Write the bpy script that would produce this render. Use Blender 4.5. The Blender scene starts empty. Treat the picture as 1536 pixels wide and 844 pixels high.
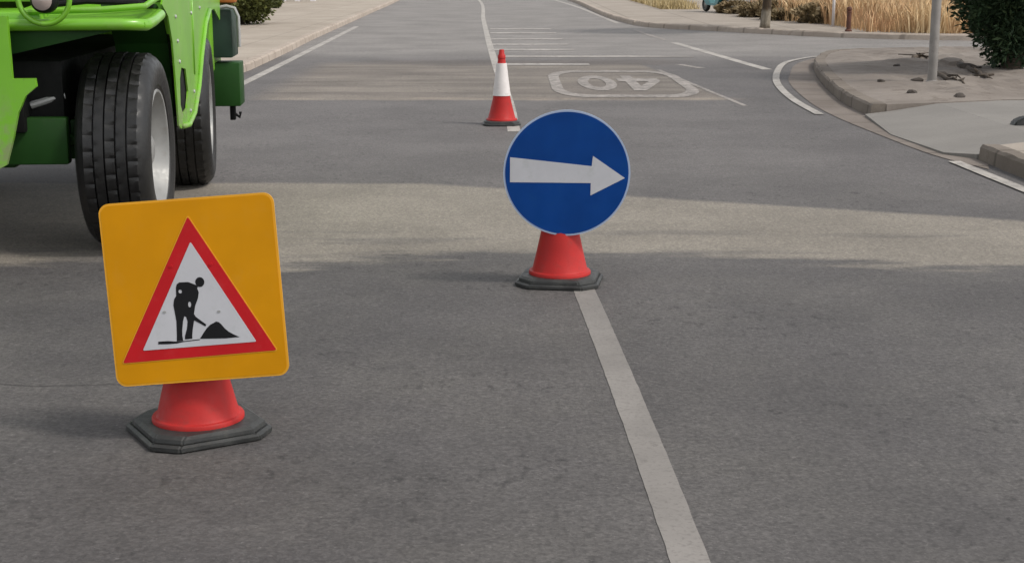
import bpy, bmesh, math, random
from mathutils import Vector, Matrix, geometry
from math import sin, cos, pi, radians, sqrt, atan, hypot

SC = bpy.context.scene
COL = SC.collection
RND = random.Random(7)

# ------------------------------------------------------------------ survey
FPX, PITCH, EYE = 2200.0, atan(472 / 2200), 1.5


def gp(x, y, z=0.0):
    """ground (or height z) point surveyed from the photograph"""
    u, v = (x - 768) / FPX, (y - 422) / FPX
    t = (EYE - z) / (sin(PITCH) + v * cos(PITCH))
    return Vector((u * t, (cos(PITCH) - v * sin(PITCH)) * t, z))


# ------------------------------------------------------------------ node helper
class NT:
    def __init__(self, name):
        self.mat = bpy.data.materials.new(name)
        self.mat.use_nodes = True
        self.t = self.mat.node_tree
        self.b = self.t.nodes['Principled BSDF']

    def n(self, kind, **kw):
        nd = self.t.nodes.new(kind)
        for k, v in kw.items():
            setattr(nd, k, v)
        return nd

    def put(self, sock, v):
        if isinstance(v, bpy.types.NodeSocket):
            self.t.links.new(v, sock)
        elif isinstance(v, (int, float)):
            sock.default_value = v
        else:
            v = tuple(v)
            if len(v) == 3 and sock.type == 'RGBA':
                v = v + (1.0,)
            sock.default_value = v

    def m(self, op, a, b=0.0, c=None, clamp=False):
        nd = self.n('ShaderNodeMath', operation=op, use_clamp=clamp)
        self.put(nd.inputs[0], a)
        self.put(nd.inputs[1], b)
        if c is not None:
            self.put(nd.inputs[2], c)
        return nd.outputs[0]

    def pos(self):
        return self.n('ShaderNodeNewGeometry').outputs['Position']

    def obj(self):
        return self.n('ShaderNodeTexCoord').outputs['Object']

    def scale(self, vec, s):
        nd = self.n('ShaderNodeVectorMath', operation='MULTIPLY')
        self.put(nd.inputs[0], vec)
        nd.inputs[1].default_value = s
        return nd.outputs[0]

    def xyz(self, vec):
        nd = self.n('ShaderNodeSeparateXYZ')
        self.put(nd.inputs[0], vec)
        return nd.outputs

    def noise(self, vec, scale, detail=3.0, rough=0.55):
        nd = self.n('ShaderNodeTexNoise')
        self.put(nd.inputs['Vector'], vec)
        nd.inputs['Scale'].default_value = scale
        nd.inputs['Detail'].default_value = detail
        nd.inputs['Roughness'].default_value = rough
        return nd.outputs['Fac']

    def voro(self, vec, scale, out='Distance'):
        nd = self.n('ShaderNodeTexVoronoi')
        self.put(nd.inputs['Vector'], vec)
        nd.inputs['Scale'].default_value = scale
        return nd.outputs[out]

    def rng(self, v, a, b, c=0.0, d=1.0, smooth=True):
        nd = self.n('ShaderNodeMapRange')
        nd.interpolation_type = 'SMOOTHSTEP' if smooth else 'LINEAR'
        self.put(nd.inputs['Value'], v)
        nd.inputs['From Min'].default_value = a
        nd.inputs['From Max'].default_value = b
        nd.inputs['To Min'].default_value = c
        nd.inputs['To Max'].default_value = d
        return nd.outputs['Result']

    def mix(self, f, a, b, mode='MIX'):
        nd = self.n('ShaderNodeMix', data_type='RGBA', blend_type=mode)
        self.put(nd.inputs[0], f)
        self.put(nd.inputs[6], a)
        self.put(nd.inputs[7], b)
        return nd.outputs[2]

    def bump(self, h, strength=0.3, dist=0.01):
        nd = self.n('ShaderNodeBump')
        self.put(nd.inputs['Height'], h)
        nd.inputs['Strength'].default_value = strength
        nd.inputs['Distance'].default_value = dist
        self.t.links.new(nd.outputs[0], self.b.inputs['Normal'])

    def set(self, color=None, rough=None, metal=None, spec=None, coat=None):
        if color is not None:
            self.put(self.b.inputs['Base Color'], color)
        if rough is not None:
            self.put(self.b.inputs['Roughness'], rough)
        if metal is not None:
            self.b.inputs['Metallic'].default_value = metal
        if spec is not None:
            self.b.inputs['Specular IOR Level'].default_value = spec
        if coat is not None:
            self.b.inputs['Coat Weight'].default_value = coat
            self.b.inputs['Coat Roughness'].default_value = 0.15
        return self.mat


def C3(c, k):
    return tuple(min(1, x * k) for x in c)


def simple(name, col, rough=0.6, var=0.25, scale=6.0, metal=0.0, spec=0.5, bump=0.0, bscale=60.0,
           dirt=None, dirt_amt=0.5, coat=None):
    """painted / plain material: uneven tone, optional dirt blotches and fine bump"""
    k = NT(name)
    v = k.obj()
    n1 = k.noise(v, scale, 4)
    c = k.mix(k.rng(n1, 0.3, 0.7), C3(col, 1 - var), C3(col, 1 + var))
    if dirt is not None:
        n2 = k.noise(v, scale * 2.3, 6, 0.7)
        c = k.mix(k.m('MULTIPLY', k.rng(n2, 0.5, 0.75), dirt_amt), c, dirt)
    r = k.rng(k.noise(v, scale * 4, 3), 0.3, 0.7, rough - 0.08, min(1, rough + 0.08))
    if bump:
        k.bump(k.noise(v, bscale, 3), bump, 0.01)
    return k.set(c, r, metal, spec, coat)


# ------------------------------------------------------------------ mesh helpers
def link(name, me, m=None, parent=None, smooth=False):
    o = bpy.data.objects.new(name, me)
    COL.objects.link(o)
    if m is not None:
        me.materials.append(m)
    if smooth:
        for p in me.polygons:
            p.use_smooth = True
    if parent is not None:
        o.parent = parent
    return o


def from_bm(name, bm, m=None, parent=None, smooth=False, autosm=None):
    bmesh.ops.recalc_face_normals(bm, faces=bm.faces)
    me = bpy.data.meshes.new(name)
    bm.to_mesh(me)
    bm.free()
    o = link(name, me, m, parent, smooth or autosm is not None)
    if autosm is not None:
        me.set_sharp_from_angle(angle=radians(autosm))
    return o


def tag(o, label=None, cat=None, group=None, kind=None):
    for k, v in (('label', label), ('category', cat), ('group', group), ('kind', kind)):
        if v:
            o[k] = v
    return o


def empty(name, loc, rz=0.0):
    o = bpy.data.objects.new(name, None)
    COL.objects.link(o)
    o.location = loc
    o.rotation_euler = (0, 0, rz)
    o.empty_display_size = 0.1
    return o


def box(bm, x0, x1, y0, y1, z0, z1, bev=0.0):
    vs = [bm.verts.new(p) for p in ((x0, y0, z0), (x1, y0, z0), (x1, y1, z0), (x0, y1, z0),
                                    (x0, y0, z1), (x1, y0, z1), (x1, y1, z1), (x0, y1, z1))]
    fs = [bm.faces.new([vs[i] for i in f]) for f in
          ((3, 2, 1, 0), (4, 5, 6, 7), (0, 1, 5, 4), (1, 2, 6, 5), (2, 3, 7, 6), (3, 0, 4, 7))]
    if bev:
        es = list({e for f in fs for e in f.edges})
        bmesh.ops.bevel(bm, geom=es, offset=bev, segments=2, profile=0.5, affect='EDGES')


def tube(bm, pts, r, seg=10, r2=None):
    """round bar along a polyline"""
    pts = [Vector(p) for p in pts]
    rings = []
    for i, p in enumerate(pts):
        d = (pts[min(i + 1, len(pts) - 1)] - pts[max(i - 1, 0)]).normalized()
        a = d.orthogonal().normalized() if i == 0 else (rings[-1][1] - d * rings[-1][1].dot(d)).normalized()
        b = d.cross(a)
        rr = r if r2 is None else r + (r2 - r) * i / (len(pts) - 1)
        rings.append(([bm.verts.new(p + (a * cos(2 * pi * k / seg) + b * sin(2 * pi * k / seg)) * rr) for k in range(seg)], a))
    for (A, _), (B, _) in zip(rings, rings[1:]):
        for k in range(seg):
            bm.faces.new((A[k], A[(k + 1) % seg], B[(k + 1) % seg], B[k]))
    bm.faces.new(rings[0][0][::-1])
    bm.faces.new(rings[-1][0])


def lathe(bm, prof, seg=32, axis='Z', fn=None, off=(0, 0, 0), closed=False):
    """prof: (radius, height) pairs; fn(j, k, r, h) may alter the radius"""
    rings = []
    for j, (r, h) in enumerate(prof):
        ring = []
        for k in range(seg):
            a = 2 * pi * k / seg
            rr = fn(j, k, r, h) if fn else r
            p = (rr * cos(a), rr * sin(a), h) if axis == 'Z' else (h, rr * cos(a), rr * sin(a))
            ring.append(bm.verts.new(Vector(p) + Vector(off)))
        rings.append(ring)
    pairs = list(zip(rings, rings[1:]))
    if closed:
        pairs.append((rings[-1], rings[0]))
    for A, B in pairs:
        for k in range(seg):
            bm.faces.new((A[k], A[(k + 1) % seg], B[(k + 1) % seg], B[k]))
    if not closed:
        if prof[0][0] > 1e-6:
            bm.faces.new(rings[0][::-1])
        if prof[-1][0] > 1e-6:
            bm.faces.new(rings[-1])


def prism(bm, loops, place, depth):
    """loops: outline + holes in 2-D; place(u, v, d) -> 3-D; solid of thickness depth"""
    flat = [p for lp in loops for p in lp]
    tris = geometry.tessellate_polygon([[Vector((p[0], p[1], 0)) for p in lp] for lp in loops])
    f = [bm.verts.new(place(u, v, depth)) for u, v in flat]
    b = [bm.verts.new(place(u, v, 0)) for u, v in flat]
    for t in tris:
        try:
            bm.faces.new([f[i] for i in t])
            bm.faces.new([b[i] for i in reversed(t)])
        except ValueError:
            pass
    k = 0
    for lp in loops:
        n = len(lp)
        for i in range(n):
            j = (i + 1) % n
            bm.faces.new((f[k + i], b[k + i], b[k + j], f[k + j]))
        k += n


def flat(name, loops, m, z, thick=0.0, kind='structure', parent=None):
    """ground sheet (or slab) in the XY plane"""
    bm = bmesh.new()
    if thick:
        prism(bm, loops, lambda u, v, d: Vector((u, v, z - thick + d)), thick)
    else:
        pts = [p for lp in loops for p in lp]
        vs = [bm.verts.new((p[0], p[1], z)) for p in pts]
        for t in geometry.tessellate_polygon([[Vector((p[0], p[1], 0)) for p in lp] for lp in loops]):
            bm.faces.new([vs[i] for i in t])
        for fc in bm.faces:
            fc.normal_update()
            if fc.normal.z < 0:
                fc.normal_flip()
        me = bpy.data.meshes.new(name)
        bm.to_mesh(me)
        bm.free()
        o = link(name, me, m, parent)
        if kind:
            o['kind'] = kind
        return o
    o = from_bm(name, bm, m, parent)
    if kind:
        o['kind'] = kind
    return o


def smooth_line(pts, n=8):
    """Catmull-Rom through 2-D points"""
    P = [Vector((p[0], p[1])) for p in pts]
    P = [P[0] * 2 - P[1]] + P + [P[-1] * 2 - P[-2]]
    out = []
    for i in range(1, len(P) - 2):
        for k in range(n):
            t = k / n
            a, b, c, d = P[i - 1], P[i], P[i + 1], P[i + 2]
            out.append(0.5 * ((2 * b) + (c - a) * t + (2 * a - 5 * b + 4 * c - d) * t * t + (3 * b - a - 3 * c + d) * t ** 3))
    out.append(P[-2])
    return out


def offset(line, w):
    """points moved w to the left of the line's direction"""
    out = []
    for i, p in enumerate(line):
        d = (line[min(i + 1, len(line) - 1)] - line[max(i - 1, 0)])
        if d.length < 1e-9:
            d = Vector((0, 1))
        d.normalize()
        out.append(p + Vector((-d.y, d.x)) * w)
    return out


def strip(name, line, w, m, z):
    """painted line of width w centred on a 2-D polyline"""
    fine = []
    for a_, b_ in zip(line, line[1:]):
        n_ = max(1, min(60, int((b_ - a_).length / 0.05)))
        fine += [a_.lerp(b_, k_ / n_) for k_ in range(n_)]
    line = fine + [line[-1]]
    rg = random.Random(len(line))
    A, B = offset(line, w / 2), offset(line, -w / 2)
    for P_ in (A, B):
        for p_ in P_:
            p_.x += rg.gauss(0, 0.0007)
    bm = bmesh.new()
    va = [bm.verts.new((p.x, p.y, z)) for p in A]
    vb = [bm.verts.new((p.x, p.y, z)) for p in B]
    for i in range(len(A) - 1):
        bm.faces.new((vb[i], vb[i + 1], va[i + 1], va[i]))
    return tag(from_bm(name, bm, m), kind='structure')


def kerb(name, line, w, h, m, side=1, cut=0.0):
    """raised kerb stones along a line: chamfered section, w towards `side` of the line"""
    prof = [(0, -0.05), (0.012, h - 0.025), (0.035, h), (w, h), (w, -0.05)]
    bm = bmesh.new()
    fine = []
    for a_, b_ in zip(line, line[1:]):
        n_ = max(1, min(12, int((b_ - a_).length / 0.12)))
        fine += [a_.lerp(b_, k_ / n_) for k_ in range(n_)]
    line = fine + [line[-1]]
    rg = random.Random(len(line))
    rings = []
    chip = [max(0.0, rg.gauss(0, 1) - 1.1) * 0.014 for _ in line]
    for j, (o_, z) in enumerate(prof):
        pts = offset(line, o_ * side)
        rings.append([bm.verts.new((p.x + rg.gauss(0, 0.003), p.y + rg.gauss(0, 0.003), z - (chip[i_] * (2 if j == 2 else 1) if j in (1, 2, 3) else 0) + (rg.gauss(0, 0.002) if z > 0 else 0)))
                      for i_, p in enumerate(pts)])
    for A, B in zip(rings, rings[1:]):
        for i in range(len(A) - 1):
            bm.faces.new((A[i], A[i + 1], B[i + 1], B[i]))
    for i in (0, -1):
        bm.faces.new([r[i] for r in rings])
    return tag(from_bm(name, bm, m), kind='structure')


# ------------------------------------------------------------------ materials
def asphalt():
    k = NT('asphalt')
    p = k.pos()
    x, y, _ = k.xyz(p)
    big = k.noise(p, 0.22, 3, 0.5)
    mid = k.noise(p, 1.3, 5, 0.6)
    lane = k.noise(k.scale(p, (1.1, 0.07, 1)), 1.0, 3, 0.5)
    fine = k.noise(p, 46, 4, 0.7)
    grain = k.voro(p, 105, 'Color')
    g = k.n('ShaderNodeSeparateColor')
    k.put(g.inputs[0], grain)
    cell = g.outputs[0]
    base = k.mix(k.rng(big, 0.32, 0.68), (0.065, 0.060, 0.059), (0.086, 0.080, 0.077))
    base = k.mix(k.rng(lane, 0.35, 0.65), base, k.mix(0.5, base, (0.058, 0.054, 0.054)))
    base = k.mix(k.rng(mid, 0.35, 0.75, 0.0, 0.45), base, (0.112, 0.104, 0.095))
    base = k.mix(k.rng(k.m('ADD', y, k.m('MULTIPLY', k.m('SUBTRACT', mid, 0.5), 2.0)), 7.0, 11.5, 0.0, 0.75), base, (0.120, 0.111, 0.107))  # brightening with distance put into the colour
    # --- pale reinstated trench across the road, its edges smeared
    w1 = k.m('SUBTRACT', k.noise(k.scale(p, (0.8, 1.0, 1)), 1.0, 3), 0.5)
    w2 = k.m('SUBTRACT', k.noise(k.scale(p, (0.55, 2.2, 1)), 1.1, 5, 0.62), 0.5)
    w3 = k.m('SUBTRACT', k.noise(p, 22, 3, 0.6), 0.5)
    top = k.m('MINIMUM', 10.32, k.m('MULTIPLY_ADD', x, -0.42, 10.05))
    top = k.m('ADD', top, k.m('MULTIPLY', w3, 0.12))
    top = k.m('ADD', top, k.m('MULTIPLY', w1, 0.18))
    bot = k.m('ADD', k.m('MULTIPLY', w2, 1.25), 7.38)
    bot = k.m('ADD', bot, k.m('MULTIPLY', k.rng(x, -1.3, -0.6), 0.22))
    bot = k.m('SUBTRACT', bot, k.m('MULTIPLY', k.rng(x, 0.9, 2.2), 0.26))
    band = k.m('MULTIPLY', k.rng(k.m('SUBTRACT', top, y), -0.05, 0.09), k.rng(k.m('SUBTRACT', y, bot), -0.04, 0.20))
    hole = k.m('MULTIPLY', k.rng(k.noise(k.scale(p, (0.5, 2.6, 1)), 1.0, 4), 0.55, 0.68), k.rng(y, 9.0, 8.0))
    band = k.m('MULTIPLY', band, k.m('SUBTRACT', 1.0, k.m('MULTIPLY', hole, 0.5)))
    paleC = k.mix(k.rng(mid, 0.3, 0.7), (0.200, 0.178, 0.147), (0.228, 0.203, 0.168))
    paleC = k.mix(k.rng(fine, 0.6, 0.8, 0, 0.35), paleC, (0.15, 0.135, 0.12))
    base = k.mix(k.m('MULTIPLY', band, 0.86), base, paleC)
    # --- dusty level crossing table further on
    tw = k.m('MULTIPLY', w1, 0.25)
    tb = k.m('MULTIPLY', k.rng(k.m('ADD', y, tw), 16.85, 17.0), k.rng(k.m('ADD', y, tw), 24.2, 22.8))
    tb = k.m('MULTIPLY', tb, k.m('MULTIPLY', k.rng(x, -3.25, -2.7), k.rng(k.m('ADD', x, k.m('MULTIPLY', k.m('SUBTRACT', y, 16.1), 0.075)), 2.62, 2.5)))
    rows = k.noise(k.scale(p, (0.32, 1.7, 1)), 1.0, 5, 0.65)
    tcol = k.mix(k.rng(rows, 0.36, 0.64), (0.125, 0.104, 0.086), (0.205, 0.178, 0.146))
    base = k.mix(k.m('MULTIPLY', tb, 0.75), base, tcol)
    e1 = k.m('MULTIPLY', k.rng(k.m('ABSOLUTE', k.m('SUBTRACT', k.m('ADD', y, tw), 17.05)), 0.28, 0.06), k.rng(k.m('ABSOLUTE', x), 3.0, 2.4))
    base = k.mix(k.m('MULTIPLY', k.m('MULTIPLY', e1, 0.5), k.rng(mid, 0.35, 0.6)), base, (0.27, 0.225, 0.18))
    dk = k.m('MULTIPLY', k.rng(k.m('ABSOLUTE', k.m('SUBTRACT', k.m('ADD', y, k.m('MULTIPLY', w1, 1.4)), 23.7)), 0.9, 0.35), k.rng(k.m('ABSOLUTE', k.m('SUBTRACT', x, 0.2)), 3.0, 2.0))
    base = k.mix(k.m('MULTIPLY', dk, 0.75), base, (0.10, 0.086, 0.078))
    # --- farther stretch: paler, grazing sky reflection put into the colour
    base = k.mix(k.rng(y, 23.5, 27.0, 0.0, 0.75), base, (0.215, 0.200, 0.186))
    # --- the freshly patched darker lane mouth on the right
    dm = k.m('MULTIPLY', k.rng(k.m('ADD', x, k.m('MULTIPLY', w1, 0.5)), 2.3, 2.9), k.m('MULTIPLY', k.rng(y, 9.5, 12.0), k.rng(y, 24.5, 22.0)))
    base = k.mix(k.m('MULTIPLY', dm, 0.5), base, (0.080, 0.074, 0.073))
    # --- aggregate: pale chips, dark pits, scuffed streaks
    f2 = k.noise(k.scale(p, (1.0, 0.8, 1)), 14, 5, 0.72)
    lum = k.rng(fine, 0.24, 0.76, 0.60, 1.40, False)
    lum = k.m('MULTIPLY', lum, k.rng(f2, 0.25, 0.75, 0.85, 1.15, False))
    patch = k.noise(p, 0.75, 4, 0.6)
    lum = k.m('MULTIPLY', lum, k.rng(patch, 0.3, 0.7, 0.86, 1.12))
    chipn = k.noise(p, 55, 2, 0.5)
    lum = k.m('MULTIPLY', lum, k.rng(chipn, 0.665, 0.72, 1.0, 1.55))
    crk = k.m('ABSOLUTE', k.m('SUBTRACT', k.m('ADD', y, k.m('MULTIPLY', k.noise(k.scale(p, (2.5, 0.4, 1)), 1.0, 4, 0.6), 0.12)), 5.24))
    crk = k.m('MULTIPLY', k.rng(crk, 0.012, 0.003), k.rng(x, -0.9, -1.25))
    lum = k.m('MULTIPLY', lum, k.m('SUBTRACT', 1.0, k.m('MULTIPLY', crk, 0.45)))
    lum = k.m('MULTIPLY', lum, k.rng(cell, 0.0, 1.0, 0.82, 1.18, False))
    pit = k.m('MULTIPLY', k.rng(k.noise(k.scale(p, (1.0, 0.6, 1)), 17, 4, 0.65), 0.555, 0.66), k.rng(k.noise(p, 0.9, 3), 0.44, 0.60))
    lum = k.m('MULTIPLY', lum, k.m('SUBTRACT', 1.0, k.m('MULTIPLY', k.m('MULTIPLY', pit, k.m('SUBTRACT', 1.0, k.m('MULTIPLY', band, 0.8))), 0.40)))
    nd = k.n('ShaderNodeVectorMath', operation='SCALE')
    k.put(nd.inputs[0], base)
    k.put(nd.inputs['Scale'], lum)
    k.bump(k.m('ADD', fine, k.m('MULTIPLY', cell, 0.5)), 0.55, 0.006)
    return k.set(nd.outputs[0], 0.8, spec=0.4)


def road_paint(name, col=(0.36, 0.34, 0.32), wear=0.55, lo=0.45, hi=0.75, fade=None):
    k = NT(name)
    p = k.pos()
    x, y, _ = k.xyz(p)
    n = k.noise(p, 9, 6, 0.7)
    worn = k.rng(n, lo, hi, 0.0, wear)
    fine = k.noise(p, 60, 3, 0.6)
    c = k.mix(k.rng(k.noise(p, 1.6, 4), 0.3, 0.7), C3(col, 0.82), C3(col, 1.1))
    c = k.mix(worn, c, (0.115, 0.106, 0.098))
    scuff = k.m('MULTIPLY', k.rng(k.noise(k.scale(p, (1.0, 0.5, 1)), 16, 4, 0.7), 0.57, 0.68), k.rng(k.noise(p, 1.1, 2), 0.5, 0.62))
    c = k.mix(k.m('MULTIPLY', scuff, 0.6), c, (0.13, 0.12, 0.11))
    c = k.mix(k.rng(fine, 0.50, 0.72, 0, 0.55), c, (0.13, 0.12, 0.11))
    c = k.mix(k.rng(k.noise(p, 19, 5, 0.7), 0.58, 0.70, 0, 0.5), c, (0.12, 0.11, 0.10))
    if fade:
        c = k.mix(k.rng(x, fade[0], fade[1], 0.0, 0.85), c, (0.17, 0.157, 0.145))
    k.bump(fine, 0.3, 0.005)
    return k.set(c, 0.8, spec=0.25)


def concrete(name, a, b, joint=None, dirt=(0.14, 0.115, 0.09), spot=0.5):
    k = NT(name)
    p = k.pos()
    x, y, _ = k.xyz(p)
    c = k.mix(k.rng(k.noise(p, 0.8, 5, 0.6), 0.3, 0.7), a, b)
    c = k.mix(k.rng(k.noise(p, 5, 6, 0.7), 0.52, 0.75, 0, spot), c, dirt)
    c = k.mix(k.rng(k.noise(p, 40, 3), 0.5, 0.8, 0, 0.3), c, C3(a, 0.6))
    if joint == 1.2:
        joint = 1.201
    if joint:
        jy = k.m('PINGPONG', y, joint / 2)
        j = k.rng(jy, 0.035, 0.012)
        if joint > 0.9:
            jx = k.m('PINGPONG', x, joint / 2)
            j = k.m('MAXIMUM', j, k.rng(jx, 0.03, 0.01))
        c = k.mix(k.m('MULTIPLY', j, 0.3 if joint == 1.201 else 0.55), c, C3(a, 0.42))
    k.bump(k.noise(p, 38, 4, 0.6), 0.4, 0.008)
    return k.set(c, 0.9, spec=0.2)


def leafy(name, a, b, c, scale=3.0, rough=0.6):
    k = NT(name)
    v = k.obj()
    at = k.n('ShaderNodeAttribute', attribute_name='tone').outputs['Fac']
    col = k.mix(k.rng(k.noise(v, scale, 3), 0.3, 0.7), a, b)
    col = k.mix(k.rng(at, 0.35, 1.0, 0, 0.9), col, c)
    return k.set(col, rough, spec=0.2)


M = {}
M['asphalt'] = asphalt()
M['line'] = road_paint('white_road_paint', (0.215, 0.20, 0.185), 0.42, 0.5, 0.8)
M['line_far'] = road_paint('bleached_road_paint', (0.38, 0.355, 0.325), 0.55, 0.45, 0.7)
M['line_worn'] = road_paint('worn_road_paint', (0.33, 0.30, 0.275), 0.75, 0.40, 0.62)
M['bar'] = road_paint('rumble_bar_paint', (0.36, 0.335, 0.31), 0.6, 0.45, 0.65, (0.5, 2.0))
M['bar_long'] = road_paint('long_bar_paint', (0.34, 0.315, 0.29), 0.55, 0.45, 0.65, (2.0, 3.2))
M['paving'] = concrete('pale_paving', (0.30, 0.258, 0.212), (0.37, 0.322, 0.268), 1.2, (0.24, 0.2, 0.16), 0.5)
M['paving2'] = concrete('dusty_paving', (0.26, 0.226, 0.19), (0.33, 0.288, 0.245), 1.6, (0.22, 0.185, 0.15), 0.5)
M['kerb_pale'] = concrete('pale_kerb_stone', (0.33, 0.278, 0.232), (0.40, 0.342, 0.29), 0.8, (0.2, 0.165, 0.13), 0.5)
M['kerb_grey'] = concrete('grey_kerb_stone', (0.14, 0.118, 0.098), (0.19, 0.163, 0.137), 0.8, (0.11, 0.09, 0.075), 0.6)
M['gutter'] = concrete('gutter_concrete', (0.145, 0.123, 0.106), (0.195, 0.168, 0.147), 0.8, (0.12, 0.095, 0.08), 0.6)
M['ramp'] = concrete('smooth_concrete', (0.185, 0.174, 0.160), (0.22, 0.207, 0.190), None, (0.18, 0.165, 0.15), 0.4)
M['dirt'] = concrete('dusty_earth', (0.165, 0.142, 0.123), (0.225, 0.197, 0.172), None, (0.09, 0.07, 0.055), 0.75)
M['ground'] = concrete('dry_ground', (0.30, 0.245, 0.17), (0.38, 0.31, 0.22), None, (0.20, 0.16, 0.10), 0.6)

M['cone_red'] = simple('cone_red_plastic', (0.37, 0.021, 0.019), 0.55, 0.10, 7, spec=0.2, dirt=(0.19, 0.035, 0.03), dirt_amt=0.5, bump=0.04)
M['cone_white'] = simple('cone_white_sleeve', (0.62, 0.58, 0.56), 0.5, 0.06, 8, dirt=(0.42, 0.38, 0.35), dirt_amt=0.5)
M['rubber'] = simple('black_rubber', (0.022, 0.023, 0.022), 0.55, 0.3, 9, dirt=(0.075, 0.07, 0.06), dirt_amt=0.4, bump=0.15)
M['yellow'] = simple('yellow_sign_face', (0.52, 0.222, 0.0), 0.5, 0.05, 5, spec=0.15, dirt=(0.50, 0.23, 0.02), dirt_amt=0.3)
M['yellow_edge'] = simple('yellow_plate_edge', (0.62, 0.30, 0.02), 0.5, 0.05, 5, spec=0.2)
M['sign_red'] = simple('red_sign_film', (0.42, 0.010, 0.014), 0.5, 0.06, 8, spec=0.15, dirt=(0.42, 0.05, 0.05), dirt_amt=0.25)
M['sign_white'] = simple('white_sign_film', (0.44, 0.44, 0.46), 0.5, 0.05, 6, spec=0.2, dirt=(0.33, 0.345, 0.335), dirt_amt=0.45)
M['sign_black'] = simple('black_sign_film', (0.009, 0.009, 0.010), 0.6, 0.1, 6, spec=0.15)
M['sign_blue'] = simple('blue_sign_film', (0.001, 0.038, 0.185), 0.5, 0.10, 5, spec=0.15, dirt=(0.004, 0.05, 0.18), dirt_amt=0.5)
M['sign_grey'] = simple('sign_back_grey', (0.30, 0.31, 0.32), 0.6, 0.1, 4)
M['rivet'] = simple('dull_rivet', (0.30, 0.30, 0.29), 0.5, 0.1, 9, 0.4)

_k = NT('lime_green_paint')
_v = _k.obj()
_x, _y, _zz = _k.xyz(_v)
_c = _k.mix(_k.rng(_k.noise(_v, 2.5, 4), 0.3, 0.7), (0.125, 0.335, 0.013), (0.155, 0.395, 0.019))
_c = _k.mix(_k.m('MULTIPLY', _k.rng(_k.noise(_v, 5.5, 6, 0.7), 0.5, 0.75), 0.5), _c, (0.24, 0.33, 0.12))
_d = _k.m('MULTIPLY', _k.rng(_k.noise(_v, 11, 6, 0.72), 0.42, 0.66), _k.rng(_k.m('ADD', _zz, _k.m('MULTIPLY', _k.noise(_v, 2.0, 3), 0.5)), 1.25, 0.80))
_c = _k.mix(_k.m('MULTIPLY', _d, 0.65), _c, (0.20, 0.185, 0.125))
_s = _k.m('MULTIPLY', _k.rng(_k.noise(_k.scale(_v, (1, 1, 0.25)), 26, 3, 0.6), 0.63, 0.70), 0.5)
_c = _k.mix(_s, _c, (0.075, 0.16, 0.02))
M['lime'] = _k.set(_c, _k.rng(_d, 0, 1, 0.36, 0.8, False), 0.0, 0.5, 0.2)
M['deep_green_shade'] = simple('deep_green_with_shade', (0.010, 0.047, 0.006), 0.55, 0.15, 3, spec=0.2, dirt=(0.025, 0.05, 0.015), dirt_amt=0.5)  # lime in shade put into the colour; tank step shares the dark green
M['bottle_green'] = simple('bottle_green_paint', (0.016, 0.036, 0.024), 0.5, 0.15, 3, spec=0.25, dirt=(0.04, 0.055, 0.04), dirt_amt=0.5)
M['tyre'] = simple('tyre_rubber', (0.008, 0.0078, 0.0075), 0.45, 0.25, 8, spec=0.45, dirt=(0.020, 0.0175, 0.015), dirt_amt=0.45, bump=0.08)
M['silver'] = simple('silver_wheel_paint', (0.24, 0.24, 0.232), 0.45, 0.08, 6, 0.15, dirt=(0.15, 0.13, 0.11), dirt_amt=0.5)
M['black_metal'] = simple('black_metal', (0.005, 0.0055, 0.005), 0.7, 0.3, 6, spec=0.2, dirt=(0.012, 0.011, 0.010), dirt_amt=0.5)
M['grey_metal'] = simple('grey_metal', (0.36, 0.36, 0.35), 0.45, 0.1, 6, 0.3)
M['pole'] = simple('galvanised_pole', (0.22, 0.205, 0.19), 0.55, 0.15, 5, 0.2, dirt=(0.13, 0.11, 0.10), dirt_amt=0.6)
M['orange'] = simple('amber_plastic', (0.42, 0.13, 0.03), 0.45, 0.15, 5)
M['rust'] = simple('rusty_brown_iron', (0.09, 0.032, 0.018), 0.75, 0.25, 8, bump=0.2)
M['white_wall'] = simple('white_render', (0.60, 0.57, 0.565), 0.9, 0.06, 0.8, dirt=(0.42, 0.38, 0.35), dirt_amt=0.5, bump=0.2)
M['beige_wall'] = simple('cream_render', (0.55, 0.49, 0.41), 0.9, 0.06, 0.8, dirt=(0.38, 0.33, 0.27), dirt_amt=0.4, bump=0.2)
M['dark_wood'] = simple('dark_brown_panel', (0.045, 0.022, 0.018), 0.6, 0.2, 3)
M['car_blue'] = simple('dark_blue_car_paint', (0.018, 0.022, 0.055), 0.3, 0.08, 2, coat=0.6)
M['teal'] = simple('teal_plastic', (0.055, 0.20, 0.22), 0.4, 0.1, 4, coat=0.3)
M['stone'] = simple('brown_stone', (0.058, 0.047, 0.039), 0.9, 0.3, 9, bump=0.4)

gl = NT('tinted_glass')
gl.b.inputs['Transmission Weight'].default_value = 0.7
M['glass'] = gl.set((0.10, 0.14, 0.12), 0.05)
ln = NT('lamp_lens')
ln.b.inputs['Transmission Weight'].default_value = 0.15
M['lens'] = ln.set((0.34, 0.28, 0.25), 0.25)

bk = NT('tree_bark')
_p = bk.obj()
_z = bk.xyz(_p)[2]
_n = bk.noise(bk.scale(_p, (9, 9, 2)), 2.0, 5, 0.65)
_c = bk.mix(bk.rng(_n, 0.3, 0.7), (0.028, 0.017, 0.008), (0.065, 0.043, 0.022))
_w = bk.rng(bk.m('ADD', _z, bk.m('MULTIPLY', _n, 0.2)), 0.56, 0.44)
_c = bk.mix(bk.m('MULTIPLY', _w, 0.7), _c, bk.mix(bk.rng(_n, 0.4, 0.7), (0.19, 0.165, 0.125), (0.34, 0.30, 0.24)))
bk.bump(_n, 0.6, 0.02)
M['bark'] = bk.set(_c, 0.9)
M['bark2'] = simple('grey_brown_bark', (0.06, 0.045, 0.032), 0.9, 0.3, 9, bump=0.5)

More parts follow.
